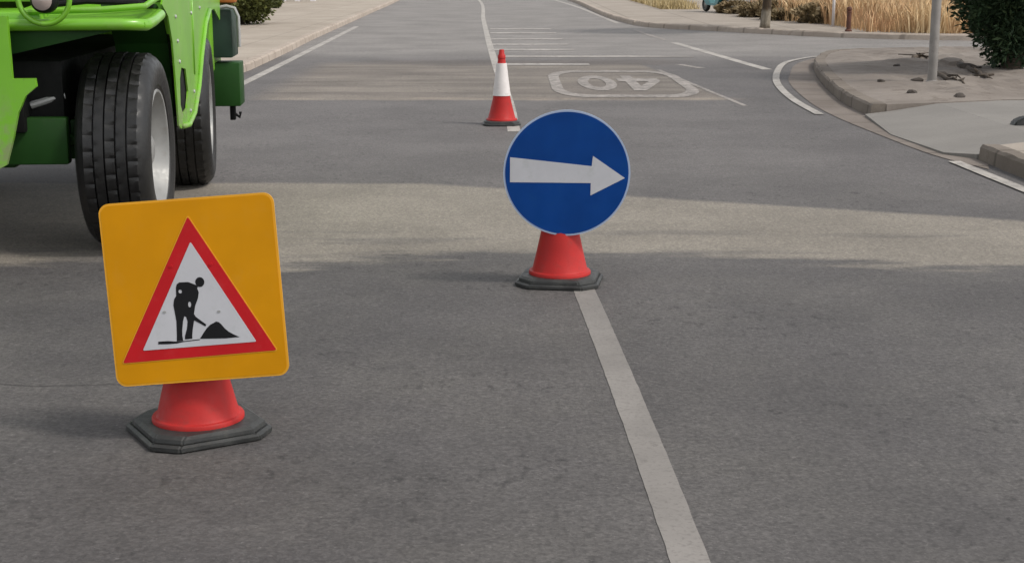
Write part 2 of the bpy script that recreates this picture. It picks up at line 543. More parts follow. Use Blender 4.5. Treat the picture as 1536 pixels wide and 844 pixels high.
M['conifer'] = leafy('dark_conifer_foliage', (0.016, 0.032, 0.016), (0.032, 0.058, 0.026), (0.055, 0.085, 0.036))
M['hedge'] = leafy('hedge_foliage', (0.040, 0.045, 0.012), (0.075, 0.085, 0.022), (0.17, 0.18, 0.05))
M['olive'] = leafy('olive_scrub_foliage', (0.125, 0.092, 0.048), (0.215, 0.165, 0.09), (0.38, 0.29, 0.17))
M['crown'] = leafy('street_tree_foliage', (0.03, 0.05, 0.012), (0.055, 0.085, 0.02), (0.10, 0.13, 0.03))
M['straw'] = leafy('dry_straw_grass', (0.42, 0.235, 0.125), (0.57, 0.40, 0.215), (0.72, 0.56, 0.34), 0.5, 0.8)


# ------------------------------------------------------------------ setting
flat('ground', [[(-400, -150), (400, -150), (400, 900), (-400, 900)]], M['ground'], -0.02)
kl = smooth_line([(-3.86, 18.0), (-3.86, 21.25), (-4.0, 26.5), (-4.21, 32.5), (-4.6, 48), (-5.15, 68.7), (-6.6, 100), (-14, 160), (-40, 260)], 6)
fk = smooth_line([(-33, 260), (-7, 160), (1.0, 100), (2.52, 68.7), (2.81, 47.6), (3.02, 41.5), (3.3, 38.2), (3.9, 36.5), (4.6, 35.6), (5.8, 33.7), (7.0, 32.1), (8.7, 31.0), (13, 30.2), (30, 29.0), (60, 28)], 6)
road = [(-60, -40), (60, -40), (60, 28)] + [(p.x, p.y) for p in reversed(fk)] + [(p.x, p.y) for p in reversed(kl)] + [(-4.6, 16), (-60, 14)]
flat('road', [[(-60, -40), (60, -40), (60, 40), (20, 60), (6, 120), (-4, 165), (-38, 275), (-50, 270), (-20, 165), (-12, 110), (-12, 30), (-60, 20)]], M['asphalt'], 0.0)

# left pavement with its kerb
lk = [Vector((-12, 15.2)), Vector((-7, 15.6)), Vector((-4.9, 16.4)), Vector((-4.1, 17.6))] + kl[2:]
lk = smooth_line([(-12, 15.2), (-7, 15.6), (-5.0, 16.2), (-4.1, 17.5), (-3.86, 20.0)], 5)[:-1] + kl[7:]
kerb('kerb', lk, 0.16, 0.12, M['kerb_pale'], 1)
inner = offset(lk, 0.163)
flat('pavement', [[(p.x, p.y) for p in inner] + [(-60, 260), (-60, 15.4)]], M['paving'], 0.118, 0.17)
# the last stretch of the kerb is crumbling: a few pale blocks stand above it

# right far pavement with its kerb
kerb('kerb', fk, 0.15, 0.12, M['kerb_pale'], 1)
inner = offset(fk, 0.153)
flat('pavement', [[(p.x, p.y) for p in inner] + [(60, 250)]], M['paving2'], 0.118, 0.17)

# traffic island with its kerb, gutter and ramp
isl = smooth_line([(9.5, 25.6), (7.35, 25.75), (5.55, 25.2), (4.75, 23.2), (4.30, 20.9), (3.92, 18.3), (3.70, 16.3), (3.66, 15.05)], 7)
kerb('kerb', isl, 0.17, 0.13, M['kerb_grey'], 1)
ii = offset(isl, 0.172)
edge_pts = [(p.x, p.y) for p in ii] + [(4.4, 15.25), (5.2, 15.6), (9.5, 15.9)]


def bumpy(name, outline, z, m, step=0.13, amp=0.075):
    """earth bed: fine grid clipped to an outline, gently heaped"""
    from mathutils import noise as mn
    xs = [p[0] for p in outline]
    ys = [p[1] for p in outline]
    n = len(outline)

    def inside(x, y):
        c = False
        j = n - 1
        for i in range(n):
            xi, yi = outline[i]
            xj, yj = outline[j]
            if (yi > y) != (yj > y) and x < (xj - xi) * (y - yi) / (yj - yi) + xi:
                c = not c
            j = i
        return c

    bm = bmesh.new()
    vs = [bm.verts.new((p[0], p[1], z)) for p in outline]
    f = bm.faces.new(vs)
    x = min(xs) + step
    while x < max(xs):
        bmesh.ops.bisect_plane(bm, geom=bm.verts[:] + bm.edges[:] + bm.faces[:], plane_co=(x, 0, 0), plane_no=(1, 0, 0))
        x += step
    y = min(ys) + step
    while y < max(ys):
        bmesh.ops.bisect_plane(bm, geom=bm.verts[:] + bm.edges[:] + bm.faces[:], plane_co=(0, y, 0), plane_no=(0, 1, 0))
        y += step
    for v in bm.verts:
        if not v.is_boundary:
            ds = min((geometry.intersect_point_line(v.co.xy, Vector(outline[i_]), Vector(outline[(i_ + 1) % n]))[0] - v.co.xy).length if 0 <= geometry.intersect_point_line(v.co.xy, Vector(outline[i_]), Vector(outline[(i_ + 1) % n]))[1] <= 1 else (Vector(outline[i_]) - v.co.xy).length for i_ in range(n))
            am = amp * min(1.0, ds / 0.9)
            h = mn.noise(Vector((v.co.x * 1.3, v.co.y * 1.3, 3))) * amp + mn.noise(Vector((v.co.x * 4.5, v.co.y * 4.5, 9))) * amp * 0.6
            v.co.z += am * 0.5 + h * am / amp
    for fc in bm.faces:
        fc.normal_update()
        if fc.normal.z < 0:
            fc.normal_flip()
    for e_ in [e_ for e_ in bm.edges if e_.is_boundary]:
        a_, b_ = e_.verts
        bm.faces.new((a_, b_, bm.verts.new((b_.co.x, b_.co.y, -0.05)), bm.verts.new((a_.co.x, a_.co.y, -0.05))))
    me = bpy.data.meshes.new(name)
    bm.to_mesh(me)
    bm.free()
    o = link(name, me, m, None, False)
    o['kind'] = 'structure'
    return o


bumpy('earth_bed', edge_pts, 0.122, M['dirt'])
gut = smooth_line([(5.6, 25.9), (4.55, 23.5), (3.95, 21.0), (3.62, 19.2), (3.36, 16.6), (3.30, 15.0), (3.34, 13.4), (3.42, 11.9), (3.6, 11.0)], 6)
gin = offset(isl, -0.004)
flat('gutter', [[(p.x, p.y) for p in gut] + [(3.69, 11.3), (3.69, 13.5), (3.655, 15.0)] + [(p.x, p.y) for p in reversed(gin[14:-1])]], M['gutter'], 0.005)

# lowered crossing slab: rises from the gutter to the path behind
def slab(name, pts, m):
    bm = bmesh.new()
    top = [bm.verts.new(p) for p in pts]
    bot = [bm.verts.new((p[0], p[1], -0.05)) for p in pts]
    bm.faces.new(top)
    n = len(pts)
    for i in range(n):
        bm.faces.new((top[i], bot[i], bot[(i + 1) % n], top[(i + 1) % n]))
    bmesh.ops.triangulate(bm, faces=[f for f in bm.faces if len(f.verts) > 4])
    return tag(from_bm(name, bm, m), kind='structure')


def slab_z(x):
    return 0.012 + min(1.0, max(0.0, (x - 3.44) / 0.96)) * 0.106


_rp = [(3.60, 14.98), (3.44, 13.3), (3.52, 11.9), (3.70, 11.62), (3.88, 11.62), (4.4, 11.98), (4.4, 15.2), (3.85, 15.0)]
_fl = [(4.402, 11.98), (12, 12.2), (12, 15.95), (5.2, 15.55), (4.402, 15.2)]
slab('crossing_ramp', [(x, y, slab_z(x)) for x, y in _rp], M['ramp'])
slab('crossing_slab', [(x, y, 0.118) for x, y in _fl], M['ramp'])
k2 = smooth_line([(3.70, 11.6), (3.70, 10.5), (3.74, 8.0), (3.80, 3.0), (3.85, -12)], 4)
kerb('kerb', k2, 0.16, 0.125, M['kerb_grey'], 1)
k2i = offset(k2, 0.163)
flat('pavement', [[(p.x, p.y) for p in k2i] + [(12, -12), (12, 12.19), (4.402, 11.972)]], M['paving2'], 0.118, 0.17)

# painted lines
strip('road_line', smooth_line([(0.60, -3.0), (0.525, 1.0), (0.46, 3.54), (0.42, 4.83), (0.345, 6.72), (0.19, 10.0), (0.06, 13.0)], 6), 0.104, M['line'], 0.002)
strip('road_line', smooth_line([(0.02, 13.6), (-0.05, 17.0), (-0.24, 22.7), (-0.48, 30.5), (-0.82, 42.8), (-1.53, 68.7), (-4.0, 110)], 6), 0.12, M['line_far'], 0.003)
strip('road_line', smooth_line([(-3.56, 18.6), (-3.53, 19.4), (-3.67, 25.6), (-3.97, 38.0)], 6), 0.13, M['line_far'], 0.003)
strip('road_line', smooth_line([(1.75, 72), (2.45, 57), (2.80, 43), (2.86, 40)], 5), 0.14, M['line_far'], 0.003)
strip('road_line', smooth_line([(2.95, 36), (3.05, 33.5), (3.2, 31)], 5), 0.12, M['line_worn'], 0.004)
strip('road_line', smooth_line([(3.26, 29.9), (3.52, 26.0), (3.80, 22.0)], 5), 0.16, M['line_far'], 0.003)
strip('road_line', smooth_line([(5.3, 25.3), (4.9, 24.75), (4.34, 23.5), (3.86, 21.5), (3.47, 19.3), (3.24, 17.0), (3.18, 15.2)], 6), 0.095, M['line_far'], 0.009)
strip('road_line', smooth_line([(3.47, 11.45), (3.49, 10.6), (3.52, 9.4), (3.56, 6.0)], 5), 0.10, M['line_far'], 0.009)
# transverse bars beside the centre line
for (py, x1, th) in ((44, 765, 0.30), (50, 772, 0.30), (59, 782, 0.26), (67, 790, 0.25), (75, 800, 0.24), (97, 822, 0.22)):
    a = gp(740, py)
    b = gp(x1 + 62, py)
    yy = a.y
    flat('road_bar', [[(-0.30 - (yy - 23) * 0.018, yy - th), (b.x, yy - th), (b.x, yy + th), (-0.30 - (yy - 23) * 0.018, yy + th)]], M['bar'], 0.0045)
flat('road_bar', [[(-0.2, 25.0), (3.1, 25.0), (3.0, 25.45), (-0.2, 25.45)]], M['bar_long'], 0.0045)
strip('road_line', [Vector((2.17, 21.95)), Vector((2.36, 19.2)), Vector((2.57, 16.15))], 0.06, M['line_worn'], 0.003)
strip('road_line', [Vector((2.60, 23.2)), Vector((2.86, 22.3))], 0.13, M['line_worn'], 0.003)
# speed roundel painted for the oncoming lane (read from the far side)
def rrect(x0, x1, y0, y1, rx, ry, n=10):
    out = []
    for cx, cy, a0 in ((x1 - rx, y1 - ry, 0), (x0 + rx, y1 - ry, 90), (x0 + rx, y0 + ry, 180), (x1 - rx, y0 + ry, 270)):
        for k in range(n + 1):
            a = radians(a0 + 90 * k / n)
            out.append((cx + rx * cos(a), cy + ry * sin(a)))
    return out


flat('speed_marking', [rrect(0.50, 2.32, 17.25, 21.75, 0.42, 1.25), rrect(0.645, 2.175, 17.60, 21.40, 0.32, 1.0)[::-1]], M['line_worn'], 0.0045)


def turn(pts, cx, cy, sx, sy):
    return [(cx - (u - 0.5) * sx, cy - (v - 0.5) * sy) for u, v in pts]


zero_o = [(0.5 + 0.5 * cos(2 * pi * k / 28), 0.5 + 0.5 * sin(2 * pi * k / 28)) for k in range(28)]
zero_i = [(0.5 + 0.22 * cos(2 * pi * k / 28), 0.5 + 0.30 * sin(2 * pi * k / 28)) for k in range(28)][::-1]
four_o = [(0.58, 0.0), (0.84, 0.0), (0.84, 0.20), (1.0, 0.20), (1.0, 0.40), (0.84, 0.40), (0.84, 1.0), (0.56, 1.0), (0.0, 0.40), (0.0, 0.20), (0.58, 0.20)]
four_i = [(0.58, 0.40), (0.27, 0.40), (0.58, 0.72)]
flat('speed_marking', [turn(zero_o, 1.12, 19.45, 0.50, 2.5), turn(zero_i, 1.12, 19.45, 0.50, 2.5)], M['line_worn'], 0.0045)
flat('speed_marking', [turn(four_o, 1.70, 19.45, 0.56, 2.5), turn(four_i, 1.70, 19.45, 0.56, 2.5)], M['line_worn'], 0.0045)


# ------------------------------------------------------------------ traffic cones and signs
CONE = [(0.0, 0.150), (0.011, 0.150), (0.016, 0.147), (0.018, 0.137), (0.024, 0.1325), (0.12, 0.110), (0.235, 0.085), (0.236, 0.085), (0.40, 0.064),
        (0.545, 0.0475), (0.546, 0.0535), (0.575, 0.051), (0.59, 0.042), (0.655, 0.035), (0.66, 0.039), (0.69, 0.036), (0.70, 0.028), (0.742, 0.024), (0.75, 0.02)]


def octagon(s, ch):
    return [(-s + ch, -s), (s - ch, -s), (s, -s + ch), (s, s - ch), (s - ch, s), (-s + ch, s), (-s, s - ch), (-s, -s + ch)]


def make_cone(loc, rz, sleeve, label, half=0.215, ch=0.07, top=1.0):
    t = empty('traffic_cone', loc, rz)
    tag(t, label, 'traffic cone', 'traffic cones standing on the road')
    # stepped rubber foot with cut corners
    bm = bmesh.new()
    lv = [(half - 0.006, 0.0), (half, 0.005), (half, 0.018), (half - 0.010, 0.024), (half - 0.016, 0.026), (half - 0.018, 0.038), (half - 0.030, 0.046)]
    rings = [[bm.verts.new((x, y, z)) for x, y in octagon(s, ch)] for s, z in lv]
    for A, B in zip(rings, rings[1:]):
        for k in range(8):
            bm.faces.new((A[k], A[(k + 1) % 8], B[(k + 1) % 8], B[k]))
    bm.faces.new(rings[0][::-1])
    bm.faces.new(rings[-1])
    bmesh.ops.bevel(bm, geom=[e for e in bm.edges if abs(e.verts[0].co.z - e.verts[1].co.z) > 0.004], offset=0.006, segments=2, affect='EDGES')
    from_bm('base', bm, M['rubber'], t)
    bm = bmesh.new()
    lathe(bm, [(r, z * top + 0.046) for z, r in CONE], 48)
    body = from_bm('body', bm, M['cone_red'], t, autosm=40)
    if sleeve:
        bm = bmesh.new()
        pr = [(r + 0.0025, z + 0.046) for z, r in CONE if 0.236 <= z <= 0.545]
        lathe(bm, pr, 48)
        from_bm('reflective_sleeve', bm, M['cone_white'], body, autosm=40)
    return t


make_cone((-1.035, 4.64, 0), radians(31), False, 'red traffic cone with a black octagonal foot carrying the yellow roadworks sign', 0.205, 0.07, 0.94)
make_cone((0.232, 6.98, 0), radians(-9), False, 'red traffic cone carrying the round blue arrow sign', 0.20)
make_cone((-0.10, 14.24, 0), radians(2), True, 'red and white traffic cone standing alone on the road behind the blue sign', 0.18, 0.06, 0.90)


def plate_frame(name, loc, tilt, roll, yaw):
    """sign plate: local X right, Z up, front towards -Y"""
    o = empty(name, loc)
    o.rotation_euler = (Matrix.Rotation(yaw, 3, 'Z') @ Matrix.Rotation(tilt, 3, 'X') @ Matrix.Rotation(roll, 3, 'Y')).to_euler()
    return o


def disc(cx, cz, rx, rz_, n=48):
    return [(cx + rx * cos(2 * pi * k / n), cz + rz_ * sin(2 * pi * k / n)) for k in range(n)]


# --- yellow roadworks plate.  q(): plate coordinates from the surveyed corners
TL, TR, BL, BR = (150.5, 312), (414, 291), (169.5, 581.5), (432, 563.5)
S, SX = 0.583, 0.552


def q(x, y):
    u = v = 0.5
    for _ in range(12):
        fx = (1 - v) * ((1 - u) * TL[0] + u * TR[0]) + v * ((1 - u) * BL[0] + u * BR[0])
        fy = (1 - v) * ((1 - u) * TL[1] + u * TR[1]) + v * ((1 - u) * BL[1] + u * BR[1])
        u += (x - fx) / 262
        v += (y - fy) / 270
        # second-order coupling of the tilted plate
        u += -0.072 * (y - fy) / 270
        v += 0.075 * (x - fx) / 262
    return ((u - 0.5) * SX, (0.5 - v) * S)


def zq(x, y):
    return q(220 + x / 6.03, 390 + y / 6.03)


def front(d0):
    return lambda u, v, d: Vector((u, -d0 - d, v))


ys = plate_frame('roadworks_sign', (-1.004, 4.53, 0.500), radians(-5), radians(4.2) * -1, radians(0))
tag(ys, 'square yellow roadworks sign with a red triangle and a digging worker, leaning on a cone', 'road sign')
bm = bmesh.new()
prism(bm, [rrect(-SX / 2, SX / 2, -S / 2, S / 2, 0.034, 0.034)], front(-0.004), 0.008)
yp = from_bm('plate', bm, M['yellow_edge'], ys)
bm = bmesh.new()
e = 0.0065
prism(bm, [rrect(-SX / 2 + e, SX / 2 - e, -S / 2 + e, S / 2 - e, 0.029, 0.029)], front(0.004), 0.0012)
from_bm('yellow_face', bm, M['yellow'], yp)


def inset_tri(tri, d):
    c = Vector((sum(p[0] for p in tri) / 3, sum(p[1] for p in tri) / 3))
    out = []
    n = 3
    for i in range(3):
        a, b, c_ = Vector(tri[i - 1]), Vector(tri[i]), Vector(tri[(i + 1) % 3])
        e1, e2 = (a - b).normalized(), (c_ - b).normalized()
        bis = (e1 + e2).normalized()
        s_ = sqrt((1 - e1.dot(e2)) / 2)
        out.append(tuple(b + bis * (d / s_)))
    return out


def round_tri(tri, r, n=5):
    out = []
    for i in range(3):
        a, b, c_ = Vector(tri[i - 1]), Vector(tri[i]), Vector(tri[(i + 1) % 3])
        p0, p2 = b + (a - b).normalized() * r, b + (c_ - b).normalized() * r
        for k in range(n + 1):
            t = k / n
            out.append(tuple((1 - t) ** 2 * p0 + 2 * t * (1 - t) * b + t * t * p2))
    return out


T0 = [q(285.5, 328), q(180, 545.5), q(413.5, 526)]
bm = bmesh.new()
prism(bm, [round_tri(inset_tri(T0, -0.003), 0.012)], front(0.0052), 0.0012)
from_bm('orange_edge', bm, M['yellow_edge'], yp)
bm = bmesh.new()
prism(bm, [round_tri(T0, 0.008)], front(0.0064), 0.0012)
tri = from_bm('red_triangle', bm, M['sign_red'], ys)
T1 = [q(288.5, 365), q(211, 526.5), q(383.5, 513)]
bm = bmesh.new()
prism(bm, [round_tri(T1, 0.006)], front(0.0076), 0.0012)
from_bm('white_triangle', bm, M['sign_white'], tri)
worker = [(448, 232), (380, 207), (300, 211), (276, 228), (268, 262), (268, 332), (248, 362), (240, 415), (250, 480), (262, 560), (262, 650), (260, 738), (318, 733), (312, 690),
          (312, 640), (322, 560), (335, 512), (352, 520), (364, 560), (356, 625), (336, 690), (334, 722), (402, 714), (402, 690), (408, 630), (424, 550),
          (524, 604), (534, 588), (440, 518), (424, 492), (438, 420), (466, 350), (474, 300), (462, 262), (470, 244)]
bm = bmesh.new()
prism(bm, [[zq(*p) for p in worker],
           [zq(x, y) for x, y in disc(306, 292, 16, 17, 12)], [zq(x, y) for x, y in disc(388, 408, 14, 26, 14)]], front(0.0088), 0.0008)
wk = from_bm('worker_pictogram', bm, M['sign_black'], ys)
bm = bmesh.new()
prism(bm, [[zq(x, y) for x, y in disc(487, 207, 41, 44, 24)]], front(0.0088), 0.0008)
from_bm('head', bm, M['sign_black'], wk)
bm = bmesh.new()
prism(bm, [[zq(*p) for p in [(470, 716), (500, 672), (535, 622), (570, 588), (600, 574), (622, 560), (648, 566), (672, 588), (700, 622), (735, 652), (780, 676), (832, 700), (700, 712)]]], front(0.0088), 0.0008)
from_bm('earth_heap', bm, M['sign_black'], wk)
bm = bmesh.new()
prism(bm, [[zq(*p) for p in [(90, 742), (180, 736), (255, 740), (320, 736), (470, 719), (470, 726), (320, 744), (262, 758), (180, 764), (90, 766)]]], front(0.0088), 0.0008)
from_bm('ground_line', bm, M['sign_black'], wk)
for px in ((258, 401), (318, 398), (246, 469), (328, 468)):
    c = q(*px)
    bm = bmesh.new()
    prism(bm, [disc(c[0], c[1], 0.0055, 0.004, 12)], front(0.0075), 0.003)
    from_bm('rivet', bm, M['rivet'] if px[1] > 450 else M['sign_red'], yp)
bm = bmesh.new()
box(bm, -0.20, 0.20, 0.005, 0.022, 0.05, 0.09)
box(bm, -0.20, 0.20, 0.005, 0.022, -0.14, -0.10)
from_bm('mounting_rail', bm, M['sign_grey'], ys)

# --- round blue arrow plate
RB = 0.300


def bq(x, y):
    return ((x - 850) / 95.0 * RB, (256.5 - y) / 92.0 * RB)


bs = plate_frame('arrow_sign', (0.259, 6.885, 0.545), radians(2), radians(0.5), radians(0))
tag(bs, 'round blue sign with a white arrow pointing right, mounted on a red cone', 'road sign')
bm = bmesh.new()
prism(bm, [disc(0, 0, RB, RB, 96)], front(-0.004), 0.008)
bp = from_bm('plate', bm, simple('pale_blue_rim', (0.30, 0.37, 0.50), 0.45, 0.05, 5), bs)
bm = bmesh.new()
prism(bm, [disc(0, 0, RB - 0.0085, RB - 0.0085, 96)], front(0.004), 0.0012)
from_bm('blue_face', bm, M['sign_blue'], bp)
bm = bmesh.new()
prism(bm, [[bq(*p) for p in [(765, 233.5), (887, 245.5), (888.5, 230.5), (937, 262.5), (886, 288.5), (886, 270.2), (765, 270)]]], front(0.0052), 0.001)
from_bm('arrow', bm, M['sign_white'], bs)
bm = bmesh.new()
box(bm, -0.17, 0.17, 0.005, 0.022, 0.04, 0.08)
box(bm, -0.17, 0.17, 0.005, 0.022, -0.10, -0.06)
from_bm('mounting_rail', bm, M['sign_grey'], bs)


# ------------------------------------------------------------------ green loader
LD = empty('loader', (-1.92, 8.0, 0), radians(4.7))
tag(LD, 'lime green wheeled loader with thick black tyres and silver rims parked on the road', 'loader')
W = 1.95   # overall width: local X runs from -W to 0, local Y is rearwards


def wheel(cx, cy, steer=0.0, flip=1):
    """cx is the outer face, flip=1 outer face towards +X"""
    bm = bmesh.new()
    lathe(bm, [(0.0, 0.075), (0.05, 0.075), (0.085, 0.06), (0.10, 0.02), (0.16, 0.0), (0.16, -0.04)], 24, 'X')
    hub = from_bm('wheel', bm, M['silver'], LD, autosm=35)
    hub.location = (cx - flip * 0.115, cy, 0.523)
    hub.rotation_euler = (0, 0, (0 if flip == 1 else pi) + steer)
    w, R0 = 0.36, 0.525
    h = w / 2 - 0.0
    # outer face is at +0.115 in hub coordinates, inner at 0.115 - w
    xo, xi = 0.115, 0.115 - w
    n = 190
    prof = [(0.305, xo - 0.055), (0.325, xo - 0.018), (0.345, xo - 0.010), (0.352, xo - 0.002), (0.362, xo), (0.40, xo + 0.012), (0.44, xo + 0.012), (0.475, xo + 0.002), (0.500, xo - 0.018), (0.514, xo - 0.040)]
    # tread ribs separated by grooves
    tw0, tw1 = xo - 0.045, xi + 0.045
    ribs = 5
    g = 0.010
    span = (tw0 - tw1 - g * (ribs - 1)) / ribs
    marks = {}
    for r_ in range(ribs):
        a = tw0 - r_ * (span + g)
        b = a - span
        crown = 0.008 * (1 - abs((a + b) / 2 - (tw0 + tw1) / 2) / ((tw0 - tw1) / 2)) 
        marks[len(prof)] = r_
        prof.append((R0 - 0.006 + crown, a))
        marks[len(prof)] = r_
        prof.append((R0 - 0.006 + crown, (a + b) / 2))
        marks[len(prof)] = r_
        prof.append((R0 - 0.006 + crown, b))
        if r_ < ribs - 1:
            prof.append((R0 - 0.022, b - 0.002))
            prof.append((R0 - 0.022, b - g + 0.002))
    prof += [(0.514, xi + 0.040), (0.500, xi + 0.018), (0.475, xi - 0.002), (0.44, xi - 0.012), (0.40, xi - 0.012), (0.36, xi), (0.325, xi + 0.018), (0.305, xi + 0.055)]

    def fn(j, k, r, hh):
        if j in marks:
            rb = marks[j]
            per = 5
            kk = (k + rb * 3 + (1 if prof[j][1] < (tw0 + tw1) / 2 else 0)) % per
            pt = j - min(q_ for q_ in marks if marks[q_] == rb)
            if kk < 1 and (pt < 2) == (rb % 2 == 0) and abs(pt - 1) < 2:
                return r - 0.009
        return r
    bm = bmesh.new()
    lathe(bm, prof, n, 'X', fn, closed=True)
    from_bm('tyre', bm, M['tyre'], hub, autosm=24)
    bm = bmesh.new()
    pr = [(0.327, xo - 0.012), (0.322, xo - 0.004), (0.312, xo - 0.006), (0.306, xo - 0.018), (0.298, xo - 0.045), (0.275, xo - 0.07), (0.265, xo - 0.10), (0.235, xo - 0.118), (0.19, xo - 0.10), (0.15, xo - 0.095), (0.02, xo - 0.095),
          (0.02, xo - 0.14), (0.26, xo - 0.15), (0.30, xo - 0.20), (0.305, xi + 0.03), (0.325, xi + 0.012), (0.330, xi + 0.02), (0.312, xo - 0.06)]
    lathe(bm, pr, 64, 'X', closed=True)
    from_bm('rim', bm, M['silver'], hub, autosm=35)
    for k in range(8):
        a = 2 * pi * k / 8
        bm = bmesh.new()
        lathe(bm, [(0.0, 0.022), (0.012, 0.022), (0.016, 0.0), (0.016, -0.02)], 6, 'X', off=(0.02, 0.125 * cos(a), 0.125 * sin(a)))
        from_bm('wheel_nut', bm, M['grey_metal'], hub)
    return hub


wheel(0.0, 0.0)
wheel(0.0, 2.3, radians(4))
wheel(-W, 0.0, 0, -1)
wheel(-W, 2.3, 0, -1)


def part(name, m, boxes=(), tubes=(), bev=0.012, parent=LD, autosm=35):
    bm = bmesh.new()
    for b in boxes:
        box(bm, *b, bev=bev)
    for pts, r in tubes:
        tube(bm, pts, r)
    return from_bm(name, bm, m, parent, autosm=autosm)


def side(bm, loops, x0, x1):
    """solid with a (y, z) outline between x0 and x1"""
    prism(bm, loops, lambda u, v, d: Vector((x0 + d, u, v)), x1 - x0)


part('chassis', M['black_metal'], [(-1.50, -0.45, -0.25, 3.1, 0.62, 1.02), (-1.30, -0.62, -0.40, 3.3, 0.66, 0.90)])
part('axle', M['deep_green_shade'], [(-1.62, -0.36, -0.13, 0.12, 0.49, 0.70), (-1.20, -0.72, -0.24, 0.22, 0.46, 0.76)], [([(-1.62, -0.18, 0.60), (-0.36, -0.18, 0.60)], 0.03)])
part('axle', M['deep_green_shade'], [(-1.62, -0.36, 2.18, 2.42, 0.45, 0.66), (-1.20, -0.75, 2.08, 2.52, 0.40, 0.72)])
part('steering_ram', M['grey_metal'], [], [([(-0.62, -0.26, 0.79), (-0.45, -0.22, 0.84)], 0.02), ([(-0.62, -0.30, 0.70), (-0.58, -0.30, 0.70)], 0.018)])
# fenders: bar across the front, sloped valance below it, arch sheet over the tyre
for sx in (1, -1):
    mx = lambda x: x if sx == 1 else -W - x
    bm = bmesh.new()
    # front rail, rounded
    tube(bm, [(mx(-0.80), -0.47, 1.210), (mx(-0.10), -0.47, 1.214), (mx(-0.03), -0.455, 1.212), (mx(0.015), -0.40, 1.208), (mx(0.02), -0.2, 1.22), (mx(0.02), 0.06, 1.245)], 0.030, 14)
    # top sheet rising rearwards
    prism(bm, [[(-0.44, 1.222), (0.1, 1.275), (0.55, 1.30), (0.55, 1.285), (0.1, 1.255), (-0.44, 1.200)]],
          lambda u, v, d: Vector((mx(-0.72) + (1 if sx == 1 else -1) * d, u, v)), 0.74)
    from_bm('front_fender', bm, M['lime'], LD, autosm=40)
    bm = bmesh.new()
    # triangular valance hanging from the rail
    prism(bm, [[(-0.70, 1.20), (-0.12, 1.20), (-0.12, 1.185), (-0.70, 1.055)]], lambda u, v, d: Vector((mx(u), -0.445 + d, v)), 0.012)
    from_bm('valance', bm, M['deep_green_shade'], LD)
    # side of the body between the wheels, with the rear arch cut in it
    bm = bmesh.new()
    prof = [(0.05, 1.30), (0.26, 1.23), (0.38, 1.08), (0.43, 0.88), (0.48, 0.60), (0.56, 0.575), (0.86, 0.555), (1.12, 0.60), (1.38, 0.74), (1.58, 0.92), (1.86, 1.12), (2.10, 1.20), (2.45, 1.21), (2.78, 1.12), (2.85, 1.45), (0.45, 1.50), (0.16, 1.36)]
    hole = [(0.58, 0.71), (0.60, 0.86), (0.68, 0.92), (0.86, 0.90), (0.93, 0.76), (0.84, 0.67), (0.66, 0.65)]
    x0, x1 = (0.025, 0.035) if sx == 1 else (-W - 0.035, -W - 0.025)
    side(bm, [prof, hole[::-1]], x0, x1)
    sp = from_bm('side_panel', bm, M['lime'], LD)
    bm = bmesh.new()
    # folded edge and pressed ribs of the panel
    xe = 0.042 if sx == 1 else -W - 0.042
    tube(bm, [(xe, y, z) for y, z in [(0.60, 0.585), (0.86, 0.567), (1.12, 0.612), (1.38, 0.752), (1.58, 0.932), (1.86, 1.132), (2.10, 1.212)]], 0.016, 8)
    from_bm('folded_edge', bm, M['lime'], sp, True)
    for yy in (1.24,):
        bm = bmesh.new()
        tube(bm, [(xe - 0.006 * sx, yy, 0.70 if yy < 1.2 else 0.84), (xe - 0.006 * sx, yy + 0.03, 1.40)], 0.007, 8)
        from_bm('pressed_rib', bm, M['lime'], sp, True)
    for by, bz in ((0.52, 1.22), (0.56, 1.08), (0.60, 0.96), (1.18, 0.74), (1.20, 1.22), (1.62, 1.24), (0.98, 0.64)):
        bm = bmesh.new()
        lathe(bm, [(0.0, 0.008), (0.008, 0.008), (0.012, 0.003), (0.012, -0.004)], 8, 'X', off=((0.036 if sx == 1 else -W - 0.036), by, bz))
        from_bm('bolt', bm, M['grey_metal'], sp)
    # return sheet of the panel behind the front tyre
    bm = bmesh.new()
    xa, xb = (-0.30, -0.003) if sx == 1 else (-W + 0.003, -W + 0.30)
    prism(bm, [[(0.555, 0.585), (0.567, 0.585), (0.552, 0.88), (0.475, 1.08), (0.32, 1.232), (0.11, 1.30), (0.10, 1.28), (0.30, 1.215), (0.455, 1.07), (0.535, 0.88)]],
          lambda u, v, d: Vector((xa + d, u, v)), xb - xa)
    from_bm('arch_sheet', bm, M['deep_green_shade'], LD)  # deep shade inside the arch put into its green
part('dark_recess_fill', M['black_metal'], [(-0.22, 0.020, 0.57, 0.96, 0.64, 0.94)])  # black block filling the panel hole, standing for the shade inside
part('dark_recess_fill', M['black_metal'], [(-W - 0.020, -W + 0.22, 0.57, 0.96, 0.64, 0.94)])
